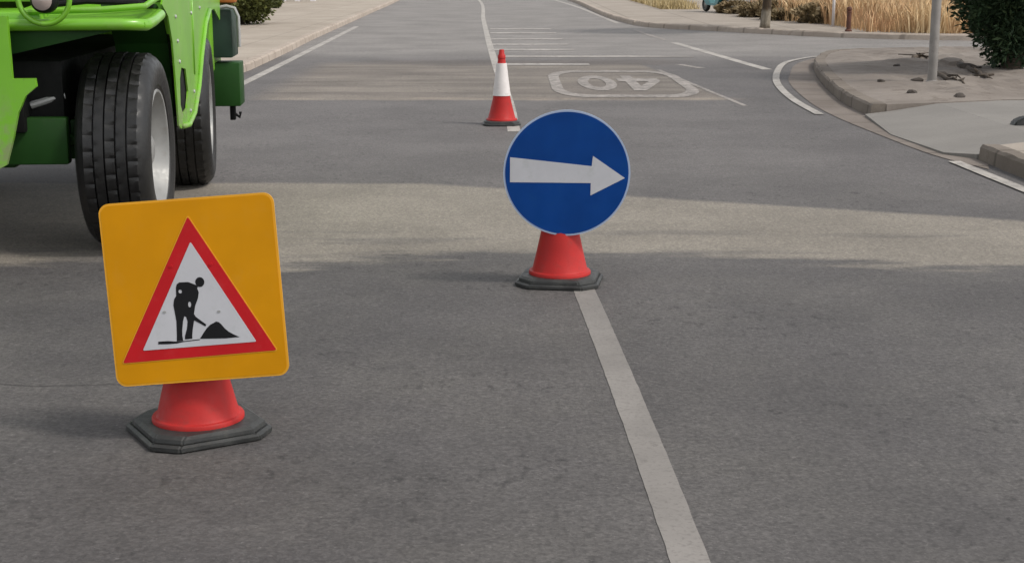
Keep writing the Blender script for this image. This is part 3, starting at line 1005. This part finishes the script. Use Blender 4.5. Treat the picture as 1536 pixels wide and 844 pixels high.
# deck, pipes and front lamps
part('deck', M['lime'], [(-1.42, -0.52, -0.36, 0.50, 1.20, 1.27), (-1.92, -0.03, 0.56, 2.8, 1.30, 1.46)])
part('hose', M['black_metal'], [], [([(-0.55, -0.30, 1.30), (-0.30, -0.26, 1.325), (-0.05, -0.22, 1.315), (0.0, -0.1, 1.30)], 0.016), ([(-0.52, -0.22, 1.33), (-0.25, -0.2, 1.35), (0.0, 0.0, 1.33)], 0.014)])
part('grab_rail', M['lime'], [], [([(-0.60, -0.38, 1.275), (-0.20, -0.36, 1.285), (0.0, -0.30, 1.30), (0.03, -0.05, 1.34), (0.03, 0.3, 1.42)], 0.016)])
for sx in (1, -1):
    mx = (lambda x: x) if sx == 1 else (lambda x: -W - x)
    bm = bmesh.new()
    lathe(bm, [(0.0, 0.0), (0.05, 0.0), (0.062, 0.02), (0.064, 0.09), (0.04, 0.12), (0, 0.13)], 24, 'Z')
    for v in bm.verts:
        v.co = Vector((mx(-0.45) + v.co.x, -0.60 + v.co.z, 1.335 + v.co.y))
    hl = from_bm('headlight', bm, M['black_metal'], LD, autosm=40)
    bm = bmesh.new()
    lathe(bm, [(0.0, -0.014), (0.03, -0.011), (0.048, 0.0), (0.048, 0.006)], 24, 'Z')
    for v in bm.verts:
        v.co = Vector((mx(-0.45) + v.co.x, -0.603 + v.co.z, 1.335 + v.co.y))
    from_bm('lens', bm, M['lens'], hl, autosm=40)
    bm = bmesh.new()
    tube(bm, [(mx(-0.45 + 0.125 * cos(a)), -0.56, 1.345 + 0.125 * sin(a)) for a in [radians(150 + 12 * k) for k in range(21)]], 0.014, 8)
    from_bm('lamp_guard', bm, M['lime'], hl, True)
# central carriage at the front: two hooked plates and cross tubes
for xx in (-0.625, -1.345):
    bm = bmesh.new()
    loop = [(-1.05, 1.26), (-0.62, 1.26), (-0.615, 0.955), (-0.505, 0.955), (-0.50, 0.915), (-0.555, 0.87), (-0.60, 0.78), (-0.63, 0.66), (-0.672, 0.525), (-0.72, 0.50), (-0.98, 0.52), (-1.05, 0.7)]
    if xx < -1:
        loop = [(-W - u, v) for u, v in loop][::-1]
        loop = [(min(u, -0.93), v) for u, v in loop]
    prism(bm, [loop], lambda u, v, d: Vector((u, -0.62 + d, v)), 0.035)
    from_bm('carriage_plate', bm, M['lime'], LD)
part('carriage_tube', M['black_metal'], [], [([(-1.35, -0.54, 0.62), (-0.68, -0.54, 0.62)], 0.045), ([(-1.35, -0.54, 1.05), (-0.66, -0.54, 1.05)], 0.045)])
part('underguard', M['deep_green_shade'], [(-1.50, -0.42, -0.36, -0.28, 0.49, 0.735)])
# boom, cab and engine cover above the frame of the photograph
bm = bmesh.new()
side(bm, [[(-0.75, 1.0), (-0.45, 0.95), (-0.2, 1.45), (3.0, 1.85), (3.05, 2.12), (-0.35, 1.70)]], -1.20, -0.90)
from_bm('boom', bm, M['lime'], LD)
bm = bmesh.new()
side(bm, [[(0.62, 1.46), (2.0, 1.46), (2.08, 2.28), (0.85, 2.28), (0.62, 1.95)], [(0.74, 1.56), (0.74, 1.92), (0.92, 2.18), (1.94, 2.18), (1.89, 1.56)]], -0.10, -0.02)
side(bm, [[(0.62, 1.46), (2.0, 1.46), (2.08, 2.28), (0.85, 2.28), (0.62, 1.95)], [(0.74, 1.56), (0.74, 1.92), (0.92, 2.18), (1.94, 2.18), (1.89, 1.56)]], -0.86, -0.78)
cab = from_bm('cab', bm, M['lime'], LD)
part('roof', M['lime'], [(-0.88, 0.0, 0.78, 2.14, 2.283, 2.34)], parent=cab)
part('window', M['glass'], [(-0.065, -0.055, 0.735, 1.90, 1.555, 2.10)], bev=0, parent=cab)
part('window', M['glass'], [(-0.775, -0.105, 0.66, 0.67, 1.47, 1.94)], bev=0, parent=cab)
part('operator_seat', M['black_metal'], [(-0.70, -0.20, 1.25, 1.70, 1.463, 1.62), (-0.70, -0.20, 1.66, 1.78, 1.60, 2.10)], bev=0.04, parent=cab)
part('engine_cover', M['lime'], [(-1.92, -0.04, 2.83, 3.45, 0.72, 1.42)], bev=0.04)
# dark tank and lamp bracket behind the rear wheel
part('fuel_tank', M['bottle_green'], [(-0.30, 0.10, 2.95, 3.35, 0.84, 1.19)], bev=0.014)
part('tank_guard', M['grey_metal'], [], [([(-0.02, 2.93, 1.20), (0.07, 2.93, 1.215), (0.125, 2.93, 1.20), (0.15, 2.93, 1.14), (0.15, 2.94, 0.92)], 0.014)])
part('tank_step', M['deep_green_shade'], [(-0.25, 0.14, 2.98, 3.30, 0.48, 0.80)], bev=0.008)
part('marker_lamp', M['orange'], [(-0.10, 0.13, 3.0, 3.12, 1.235, 1.33)], bev=0.02)
part('hanging_bracket', M['black_metal'], [(0.05, 0.09, 3.05, 3.12, 0.37, 0.50)], [([(0.08, 3.08, 0.42), (0.12, 3.08, 0.39), (0.125, 3.08, 0.43)], 0.012)], bev=0.006)


# ------------------------------------------------------------------ foliage
def leaf_mesh(name, centers, m, parent=None, seed=1, size=(0.05, 0.02), up=0.3, core=None):
    """many small leaf faces; centers: list of (point, outward direction, tone)"""
    r = random.Random(seed)
    V, F, T = [], [], []
    if core:
        b0 = len(V)
        V += core[0]
        F += core[1]
        T += [0.0] * len(core[1])
    for c, d, tone in centers:
        d = Vector((d.x + r.gauss(0, 0.5), d.y + r.gauss(0, 0.5), d.z + up + r.gauss(0, 0.5)))
        if d.length < 1e-3:
            continue
        d.normalize()
        s = d.orthogonal().normalized()
        s.rotate(Matrix.Rotation(r.uniform(0, 6.28), 3, d))
        L, w = size[0] * r.uniform(0.6, 1.4), size[1] * r.uniform(0.7, 1.3)
        b = len(V)
        V += [c - s * w * 0.3, c + d * L * 0.45 - s * w, c + d * L, c + d * L * 0.45 + s * w]
        F.append((b, b + 1, b + 2, b + 3))
        T.append(max(0.0, min(1.0, tone + r.gauss(0, 0.15))))
    me = bpy.data.meshes.new(name)
    me.from_pydata([tuple(v) for v in V], [], F)
    at = me.attributes.new('tone', 'FLOAT', 'FACE')
    at.data.foreach_set('value', T)
    return link(name, me, m, parent)


def blob(rx, ry, rz_, cz, seed, k=0.8, nu=14, nv=10):
    """uneven solid core added to block light; shade put into its tone"""
    from mathutils import noise as mn
    V, F = [], []
    for j in range(nv + 1):
        th = pi * j / nv
        for i in range(nu):
            ph = 2 * pi * i / nu
            d = Vector((sin(th) * cos(ph), sin(th) * sin(ph), cos(th)))
            q_ = k * (1 + 0.25 * mn.noise(d * 2.0 + Vector((seed, 0, 0))))
            V.append(Vector((d.x * rx * q_, d.y * ry * q_, cz + d.z * rz_ * q_)))
    for j in range(nv):
        for i in range(nu):
            F.append((j * nu + i, j * nu + (i + 1) % nu, (j + 1) * nu + (i + 1) % nu, (j + 1) * nu + i))
    return V, F


def crown(name, rx, ry, rz_, cz, n, clumps, m, parent, seed, size, up=0.3, core=0.75, shape=None):
    r = random.Random(seed)
    cl = []
    for _ in range(clumps):
        d = Vector((r.gauss(0, 1), r.gauss(0, 1), r.gauss(0, 1))).normalized()
        cl.append((d * r.uniform(0.72, 1.02), r.uniform(0.12, 0.26), r.uniform(0, 0.75)))
    out = []
    for _ in range(n):
        c, s, tone = r.choice(cl)
        e_ = Vector((r.gauss(0, 1), r.gauss(0, 1), r.gauss(0, 1))).normalized() * (r.random() ** 0.4)
        p = c + e_ * s
        w = shape(p.z) if shape else 1.0
        P_ = Vector((p.x * rx * w, p.y * ry * w, cz + p.z * rz_))
        if P_.z < 0.02:
            continue
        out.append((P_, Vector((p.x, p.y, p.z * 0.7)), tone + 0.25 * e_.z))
    co = blob(rx, ry, rz_, cz, seed, core) if core else None  # inner core added to block light through the leaves
    if co and shape:
        co = ([Vector((v.x * shape((v.z - cz) / rz_), v.y * shape((v.z - cz) / rz_), max(0.02, v.z))) for v in co[0]], co[1])
    elif co:
        co = ([Vector((v.x, v.y, max(0.02, v.z))) for v in co[0]], co[1])
    return leaf_mesh(name, out, m, parent, seed, size, up, co)


# conifer on the island
cf = empty('conifer', (6.62, 19.6, 0.10))
tag(cf, 'dense dark green conifer on the traffic island beside the grey pole', 'tree')
bm = bmesh.new()
tube(bm, [(-0.02, 0, -0.1), (0.0, 0, 0.25), (0.02, 0.02, 0.6), (0, 0, 1.6)], 0.15, 14, 0.08)
for k in range(7):
    a = k * 0.9
    tube(bm, [(0.0, 0, 0.12 + 0.05 * k), (0.20 * cos(a), 0.20 * sin(a), 0.38 + 0.05 * k), (0.55 * cos(a), 0.55 * sin(a), 0.85 + 0.08 * k)], 0.05, 8, 0.02)
from_bm('trunk', bm, M['bark2'], cf, True)
crown('crown', 1.12, 1.10, 1.75, 1.86, 34000, 420, M['conifer'], cf, 5, (0.10, 0.016), 0.55, 0.84,
      lambda z: 0.30 + 0.70 * min(1, max(0, (z + 1.05) / 0.72)) ** 0.75 if z < -0.30 else 1.0 - 0.55 * max(0, z) ** 1.5)

# hedge shrub on the left pavement
hg = empty('hedge_shrub', (-6.75, 36.4, 0.118))
tag(hg, 'dark olive leafy shrub on the left pavement behind the green loader', 'shrub')
bm = bmesh.new()
for k in range(6):
    a = k * 1.05
    tube(bm, [(0.15 * cos(a), 0.15 * sin(a), 0), (0.4 * cos(a), 0.4 * sin(a), 0.7), (0.6 * cos(a), 0.6 * sin(a), 1.4)], 0.04, 7, 0.02)
from_bm('stem', bm, M['bark2'], hg, True)
crown('foliage', 0.98, 1.25, 1.15, 1.02, 9000, 130, M['hedge'], hg, 8, (0.10, 0.035), 0.2, 0.74)
hg = empty('garden_shrub', (-8.1, 50.5, 0.118))
tag(hg, 'small pale green shrub on the far left pavement before the gate', 'shrub')
bm = bmesh.new()
for k in range(4):
    a = k * 1.57
    tube(bm, [(0.05 * cos(a), 0.05 * sin(a), 0), (0.2 * cos(a), 0.2 * sin(a), 0.5)], 0.03, 6, 0.015)
from_bm('stem', bm, M['bark2'], hg, True)
crown('foliage', 0.48, 0.5, 0.5, 0.52, 2500, 50, M['hedge'], hg, 9, (0.08, 0.03), 0.2, 0.7)

# street tree on the far right pavement
tr = empty('street_tree', (5.82, 34.2, 0.118))
tag(tr, 'thin street tree with a pale whitened trunk foot on the far right pavement', 'tree')
bm = bmesh.new()
tube(bm, [(-0.01, 0, -0.02), (0, 0, 0.12), (0.02, 0, 0.45), (0.035, 0, 0.75), (0.05, 0, 1.2), (0.02, 0, 2.4)], 0.125, 12, 0.075)
for k in range(5):
    a = k * 1.26
    tube(bm, [(0.04, 0, 1.6 + 0.1 * k), (0.04 + 0.5 * cos(a), 0.5 * sin(a), 2.4 + 0.1 * k), (0.04 + 1.0 * cos(a), 1.0 * sin(a), 3.1)], 0.05, 8, 0.015)
from_bm('trunk', bm, M['bark'], tr, True)
crown('crown', 1.5, 1.5, 1.1, 3.4, 7000, 90, M['crown'], tr, 12, (0.13, 0.045), 0.1, 0.0)

# scrub along the white wall
SCR = [(6.75, 45.0, 0.55, 0.9, 0.17, 'low olive scrub bush at the left end of the white wall'),
       (6.95, 41.8, 0.55, 0.9, 0.20, 'olive scrub bush by the white wall left of the tree trunk'),
       (7.15, 39.3, 0.55, 0.9, 0.24, 'dark olive scrub bush directly behind the street tree trunk'),
       (7.75, 37.2, 0.65, 0.7, 0.28, 'dark olive scrub bush just right of the street tree trunk')]
for i, (x, y, rx, ry, rz_, lab) in enumerate(SCR):
    s_ = empty('scrub_bush', (x, y, 0.118))
    tag(s_, lab, 'bush', 'scrub bushes along the white wall')
    crown('foliage', rx, ry, rz_, rz_ * 0.72, 2600, 45, M['olive'], s_, 20 + i, (0.12, 0.03), 0.5, 0.7)
    bm = bmesh.new()
    for k in range(4):
        a = k * 1.57 + i
        tube(bm, [(0.04 * cos(a), 0.04 * sin(a), -0.02), (0.25 * cos(a), 0.25 * sin(a), rz_)], 0.02, 6, 0.01)
    from_bm('stem', bm, M['bark2'], s_, True)

# dry grass field behind the far kerb
r = random.Random(33)
V, F, T = [], [], []
for _ in range(26000):
    x = r.uniform(7.0, 17)
    y0 = 31.75 - (x - 7.65) * 0.55 if x < 9 else 31.0 - (x - 9) * 0.12
    y = y0 + 0.30 + (r.random() ** 1.4) * 12
    if x < 7.65 and y < 36.2 + (7.65 - x) * 4.0:
        continue
    nn = sin(x * 2.3 + sin(y * 1.1)) * 0.5 + sin(x * 5.1 + y) * 0.3
    if nn < -0.25 and r.random() < 0.6:
        continue
    h = (0.50 + 0.24 * nn + min(0.16, (y - y0) * 0.05)) * r.uniform(0.55, 1.15)
    w = r.uniform(0.006, 0.016)
    a = r.uniform(0, pi)
    dx, dy = cos(a) * w, sin(a) * w
    lx, ly = r.gauss(0, 0.16), r.gauss(0, 0.16)
    b = len(V)
    V += [(x - dx, y - dy, 0.0), (x + dx, y + dy, 0.0), (x + dx + lx * h * 0.5, y + dy + ly * h * 0.5, h * 0.6), (x - dx + lx * h * 0.5, y - dy + ly * h * 0.5, h * 0.6),
          (x + lx * h * 1.5, y + ly * h * 1.5, h)]
    F += [(b, b + 1, b + 2, b + 3), (b + 3, b + 2, b + 4)]
    t = max(0, min(1, 0.45 + 0.4 * nn + r.gauss(0, 0.25)))
    T += [t, t]
me = bpy.data.meshes.new('dry_grass')
me.from_pydata(V, [], F)
me.attributes.new('tone', 'FLOAT', 'FACE').data.foreach_set('value', T)
dg = link('dry_grass', me, M['straw'])
dg.location.z = 0.12
tag(dg, 'tall dry straw coloured grass behind the far right kerb', 'grass', kind='stuff')
# yellowed verge beyond the far pavement
V, F, T = [], [], []
for _ in range(6000):
    x, y = r.uniform(4.9, 6.2), r.uniform(49, 70)
    h = r.uniform(0.1, 0.35)
    w = 0.02
    a = r.uniform(0, pi)
    b = len(V)
    V += [(x - w * cos(a), y - w * sin(a), 0), (x + w * cos(a), y + w * sin(a), 0), (x + r.gauss(0, .06), y + r.gauss(0, .06), h)]
    F.append((b, b + 1, b + 2))
    T.append(r.random())
me = bpy.data.meshes.new('verge_grass')
me.from_pydata(V, [], F)
me.attributes.new('tone', 'FLOAT', 'FACE').data.foreach_set('value', T)
vg = link('verge_grass', me, leafy('yellowed_verge', (0.33, 0.25, 0.12), (0.42, 0.33, 0.17), (0.55, 0.45, 0.27), 0.5, 0.8))
vg.location.z = 0.12
tag(vg, 'short yellowed grass on the verge left of the white wall', 'grass', kind='stuff')


# ------------------------------------------------------------------ right-hand street furniture
def stone(name, loc, s, seed, m):
    from mathutils import noise as mn
    bm = bmesh.new()
    bmesh.ops.create_icosphere(bm, subdivisions=2, radius=1)
    for v in bm.verts:
        d = v.co.normalized()
        k = 1 + 0.35 * mn.noise(d * 1.7 + Vector((seed * 3.1, 0, 0))) + 0.12 * mn.noise(d * 5 + Vector((seed, 2, 0)))
        v.co = Vector((d.x * s * k * 1.25, d.y * s * k, max(-0.35, d.z * k * 0.55) * s))
    o = from_bm(name, bm, m, None, autosm=22)
    o.location = loc
    o.rotation_euler = (0.2 * sin(seed), 0.2 * cos(seed), seed * 1.7)
    return o


ground_stones = []
ST = [(1322, 124, 0.055), (1368, 140, 0.06), (1375, 121, 0.085), (1379, 91, 0.08), (1411, 114, 0.10),
      (1439, 146, 0.07), (1452, 106, 0.12), (1470, 112, 0.10), (1425, 122, 0.07), (1345, 100, 0.06)]
for i, (px, py, s) in enumerate(ST):
    p = gp(px, py, 0.14)
    o = stone('stone', (p.x, p.y, 0.15), s * 0.85, i + 1, M['stone'])
    ground_stones.append(o)
    tag(o, 'small brown stone lying in the dusty earth of the traffic island', 'stone', 'stones scattered on the traffic island')
bo = stone('boulder', (6.15, 20.9, 0.13), 0.20, 40, M['dirt'])
tag(bo, 'pale dusty boulder on the traffic island left of the conifer stem', 'boulder')
bo = stone('boulder', (7.1, 20.2, 0.13), 0.18, 44, M['dirt'])
tag(bo, 'pale dusty boulder on the traffic island right of the conifer stem', 'boulder')

pl = empty('sign_pole', (5.05, 17.75, 0.10))
tag(pl, 'plain grey metal pole standing on the traffic island before the conifer', 'pole')
bm = bmesh.new()
tube(bm, [(0, 0, -0.1), (0.0, 0, 0.8), (0.004, 0, 2.8)], 0.056, 20)
from_bm('shaft', bm, M['pole'], pl, autosm=40)
bm = bmesh.new()
lathe(bm, [(0.075, 0.02), (0.075, 0.05), (0.058, 0.065), (0.057, 0.08)], 20)
from_bm('foot_collar', bm, M['pole'], pl, autosm=40)
bm = bmesh.new()
lathe(bm, [(0.060, 2.79), (0.060, 2.81), (0.03, 2.83), (0, 2.835)], 20)
from_bm('cap', bm, M['black_metal'], pl, autosm=40)

bl = empty('bollard', (7.02, 31.72, 0.0))
bl.location = (7.32, 32.35, 0.118)
tag(bl, 'short rusty brown iron bollard at the kerb before the dry grass', 'bollard')
bm = bmesh.new()
lathe(bm, [(0.075, -0.02), (0.075, 0.03), (0.05, 0.05), (0.048, 0.40), (0.058, 0.405), (0.058, 0.43), (0.048, 0.435)], 18)
from_bm('post', bm, M['rust'], bl, autosm=40)
bm = bmesh.new()
lathe(bm, [(0.040, 0.433), (0.058, 0.46), (0.060, 0.49), (0.045, 0.52), (0, 0.535)], 18)
from_bm('knob', bm, M['rust'], bl, autosm=40)

# thin marker post in the grass
mp = empty('marker_post', (7.55, 35.0, 0.118))
tag(mp, 'thin white marker post standing in the dry grass', 'post')
bm = bmesh.new()
tube(bm, [(0, 0, -0.05), (0, 0, 1.3)], 0.035, 10)
from_bm('shaft', bm, M['white_wall'], mp, True)
bm = bmesh.new()
tube(bm, [(0, 0, 1.3), (0, 0, 1.34)], 0.042, 10)
from_bm('cap', bm, M['sign_red'], mp, True)

# white garden wall
ww = empty('garden_wall', (7.3, 46.6, 0.118))
ww.rotation_euler = (0, 0, radians(-58))
tag(ww, 'white rendered garden wall behind the scrub on the far right pavement', 'wall')
bm = bmesh.new()
box(bm, 0, 11.0, 0, 0.2, -0.1, 1.9)
from_bm('wall', bm, M['white_wall'], ww)
bm = bmesh.new()
box(bm, -0.04, 11.04, -0.04, 0.24, 1.902, 1.98, bev=0.01)
from_bm('coping', bm, M['beige_wall'], ww)
bm = bmesh.new()
tube(bm, [(2.1, -0.05, 0.25), (2.1, -0.05, 1.9)], 0.05, 10)
from_bm('drainpipe', bm, M['dark_wood'], ww, True)

# teal scooter at the end of the wall
sc = empty('scooter', (6.28, 46.0, 0.118), radians(20))
tag(sc, 'teal motor scooter parked on the far pavement by the white wall', 'scooter')


def torus(bm, cx, cz, R_, r_, n=24, s=8):
    rings = []
    for i in range(n):
        a = 2 * pi * i / n
        rings.append([bm.verts.new((r_ * sin(2 * pi * k / s), cx + (R_ + r_ * cos(2 * pi * k / s)) * cos(a), cz + (R_ + r_ * cos(2 * pi * k / s)) * sin(a))) for k in range(s)])
    for i in range(n):
        A, B = rings[i], rings[(i + 1) % n]
        for k in range(s):
            bm.faces.new((A[k], A[(k + 1) % s], B[(k + 1) % s], B[k]))


for cy in (-0.62, 0.62):
    bm = bmesh.new()
    torus(bm, cy, 0.23, 0.17, 0.06)
    wl = from_bm('wheel', bm, M['tyre'], sc, True)
    bm = bmesh.new()
    lathe(bm, [(0.0, 0.04), (0.12, 0.03), (0.125, -0.03), (0, -0.04)], 16, 'X', off=(0, cy, 0.23))
    from_bm('rim', bm, M['silver'], wl, True)
bm = bmesh.new()
side(bm, [[(-0.55, 0.42), (-0.72, 0.55), (-0.5, 0.60), (-0.42, 1.02), (-0.34, 1.02), (-0.36, 0.45), (-0.25, 0.28), (0.1, 0.28), (0.2, 0.62), (0.85, 0.70), (0.9, 0.55), (0.6, 0.46), (0.3, 0.22), (-0.35, 0.2)]], -0.17, 0.17)
from_bm('body', bm, M['teal'], sc)
part('saddle', M['black_metal'], [(-0.14, 0.14, 0.15, 0.85, 0.705, 0.80)], bev=0.03, parent=sc)
part('handlebar', M['black_metal'], [], [([(-0.32, -0.35, 1.06), (0, -0.42, 1.05), (0.32, -0.35, 1.06)], 0.02)], parent=sc)
part('headlight', M['lens'], [(-0.08, 0.08, -0.50, -0.44, 0.86, 0.98)], bev=0.02, parent=sc)

# dark blue car behind the grass
cr = empty('parked_car', (11.2, 47.0, 0.118), radians(6))
tag(cr, 'dark blue car parked behind the dry grass, mostly hidden', 'car')
bm = bmesh.new()
side(bm, [[(-2.05, 0.30), (-2.12, 0.55), (-2.0, 0.78), (-1.1, 0.92), (-0.45, 1.38), (0.9, 1.42), (1.6, 1.0), (2.05, 0.92), (2.08, 0.35), (1.7, 0.25), (-1.7, 0.25)]], -0.85, 0.85)
bmesh.ops.bevel(bm, geom=[e_ for e_ in bm.edges if e_.calc_face_angle(0) > 0.6], offset=0.05, segments=2, affect='EDGES')
cb = from_bm('body', bm, M['car_blue'], cr, autosm=35)
for sx in (-0.80, 0.80):
    for cy in (-1.3, 1.3):
        bm = bmesh.new()
        lathe(bm, [(0.0, 0.10), (0.2, 0.10), (0.30, 0.09), (0.31, 0.0), (0.30, -0.09), (0, -0.1)], 24, 'X', off=(sx, cy, 0.31))
        wl = from_bm('wheel', bm, M['tyre'], cr, autosm=40)
        bm = bmesh.new()
        lathe(bm, [(0.0, 0.112), (0.17, 0.108), (0.19, 0.09), (0, -0.112)], 20, 'X', off=(sx, cy, 0.31))
        from_bm('rim', bm, M['silver'], wl, autosm=40)
bm = bmesh.new()
side(bm, [[(-0.98, 0.96), (-0.42, 1.33), (0.85, 1.36), (1.35, 1.02)]], -0.856, 0.856)
from_bm('window', bm, M['glass'], cr)
bm = bmesh.new()
prism(bm, [[(-0.70, 0.97), (0.70, 0.97), (0.60, 1.34), (-0.60, 1.34)]], lambda u, v, d: Vector((u, -1.12 + (v - 0.93) * 1.42 - 0.02 + d, v + 0.01)), 0.012)
from_bm('windscreen', bm, M['glass'], cr)
for sx in (-0.62, 0.62):
    bm = bmesh.new()
    box(bm, sx - 0.17, sx + 0.17, -2.13, -2.03, 0.60, 0.74, bev=0.02)
    from_bm('headlight', bm, M['lens'], cr)

# black rubber block on the crossing slab
bb = empty('rubber_block', (4.62, 13.1, 0.108))
tag(bb, 'small black rubber block lying on the concrete crossing at the right edge', 'block')
bm = bmesh.new()
prism(bm, [[(-0.16, 0.0), (0.35, 0.0), (0.35, 0.085), (-0.06, 0.085), (-0.14, 0.05)]], lambda u, v, d: Vector((u, -0.07 + d, v)), 0.14)
bmesh.ops.bevel(bm, geom=bm.edges[:], offset=0.012, segments=2, affect='EDGES')
from_bm('body', bm, M['rubber'], bb, autosm=40)

# gate in the cream wall far left
gw = empty('gate_wall', (-8.4, 60.5, 0.118))
tag(gw, 'cream wall with white pillars and dark gate panels at the far left pavement', 'wall')
bm = bmesh.new()
box(bm, -7.0, -1.55, 0, 0.25, -0.1, 2.0)
from_bm('wall', bm, M['beige_wall'], gw)
for xx in (-1.55, -0.98, -0.40, 0.22):
    bm = bmesh.new()
    box(bm, xx, xx + 0.20, -0.05, 0.28, -0.1, 2.15, bev=0.01)
    from_bm('pillar', bm, M['white_wall'], gw)
for x0, x1 in ((-1.345, -0.985), (-0.775, -0.405), (-0.195, 0.215)):
    bm = bmesh.new()
    box(bm, x0, x1, 0.08, 0.13, 0.12, 1.9)
    from_bm('gate_panel', bm, M['dark_wood'], gw)

def branch(pts, rad, lab, seed):
    rb = random.Random(seed)
    c0 = gp(*pts[0], 0.16)
    o = empty('fallen_branch', (c0.x, c0.y, 0.145))
    tag(o, lab, 'branch', 'fallen branches on the traffic island')
    P_ = [gp(x_, y_, 0.16) - c0 for x_, y_ in pts]
    line = []
    for a_, b_ in zip(P_, P_[1:]):
        for k_ in range(4):
            q_ = a_.lerp(b_, k_ / 4)
            line.append((q_.x + rb.gauss(0, 0.012), q_.y + rb.gauss(0, 0.03), 0.03 + abs(rb.gauss(0, 0.014))))
    line.append((P_[-1].x, P_[-1].y, 0.03))
    bm = bmesh.new()
    tube(bm, line, rad, 7, rad * 0.35)
    from_bm('stem', bm, M['bark2'], o, True)
    for k_ in (2, 4, 5, 6):
        if k_ < len(line) - 1:
            q_ = Vector(line[k_])
            bm = bmesh.new()
            tube(bm, [q_, q_ + Vector((rb.uniform(-0.1, 0.1), rb.uniform(-0.25, 0.25), 0.03)), q_ + Vector((rb.uniform(-0.22, 0.22), rb.uniform(-0.4, 0.4), 0.02))], rad * 0.5, 6, rad * 0.2)
            from_bm('twig', bm, M['bark2'], o, True)
    return o


branch([(1440, 100), (1462, 110), (1488, 122)], 0.045, 'dark fallen branch lying nearest the conifer stem on the traffic island', 3)
branch([(1404, 112), (1424, 122), (1446, 128)], 0.032, 'thin dark fallen branch lying just right of the grey pole', 4)
branch([(1370, 92), (1382, 86), (1400, 88)], 0.035, 'short dark fallen branch behind the grey pole at the back of the traffic island', 5)
# settle the stones on the earth
bpy.context.view_layer.update()
dgr = bpy.context.evaluated_depsgraph_get()
bed = bpy.data.objects['earth_bed']
for o in ground_stones:
    hit, loc, _, _ = bed.ray_cast(Vector((o.location.x, o.location.y, 2)), Vector((0, 0, -1)))
    o.location.z = (loc.z if hit else 0.118) + 0.006

# ------------------------------------------------------------------ light, sky, camera
SUN_EL, SUN_AZ = radians(50), radians(112)      # sun to the right and a little behind the camera
w = bpy.data.worlds.new('World')
SC.world = w
w.use_nodes = True
bg = w.node_tree.nodes['Background']
sky = w.node_tree.nodes.new('ShaderNodeTexSky')
sky.sky_type = 'NISHITA'
sky.sun_disc = False
sky.sun_elevation = SUN_EL
sky.sun_rotation = SUN_AZ
sky.air_density = 1.0
sky.dust_density = 1.5
sky.ozone_density = 1.0
hs = w.node_tree.nodes.new('ShaderNodeHueSaturation')     # hazy, whitish sky
hs.inputs['Saturation'].default_value = 0.15
w.node_tree.links.new(sky.outputs[0], hs.inputs['Color'])
w.node_tree.links.new(hs.outputs[0], bg.inputs['Color'])
bg.inputs['Strength'].default_value = 0.15
ld = bpy.data.lights.new('sun', 'SUN')
ld.energy = 1.5
ld.angle = radians(10)
ld.color = (1.0, 0.94, 0.86)
sun = bpy.data.objects.new('sun', ld)
COL.objects.link(sun)
d = Vector((cos(SUN_EL) * sin(SUN_AZ), cos(SUN_EL) * cos(SUN_AZ), sin(SUN_EL)))
sun.rotation_euler = d.to_track_quat('Z', 'Y').to_euler()
sun.location = d * 50

cd = bpy.data.cameras.new('camera')
cd.sensor_width = 36
cd.lens = 36 * FPX / 1536
cd.clip_start = 0.05
cd.clip_end = 3000
cam = bpy.data.objects.new('camera', cd)
COL.objects.link(cam)
cam.location = (0, 0, EYE)
cam.rotation_euler = (pi / 2 - PITCH, 0, 0)
SC.camera = cam
vs = SC.view_settings
vs.view_transform = 'Standard'
vs.look = 'None'
vs.gamma = 1
vs.exposure = 0.58
vs.use_curve_mapping = False
SC.render.resolution_x, SC.render.resolution_y = 1024, 562
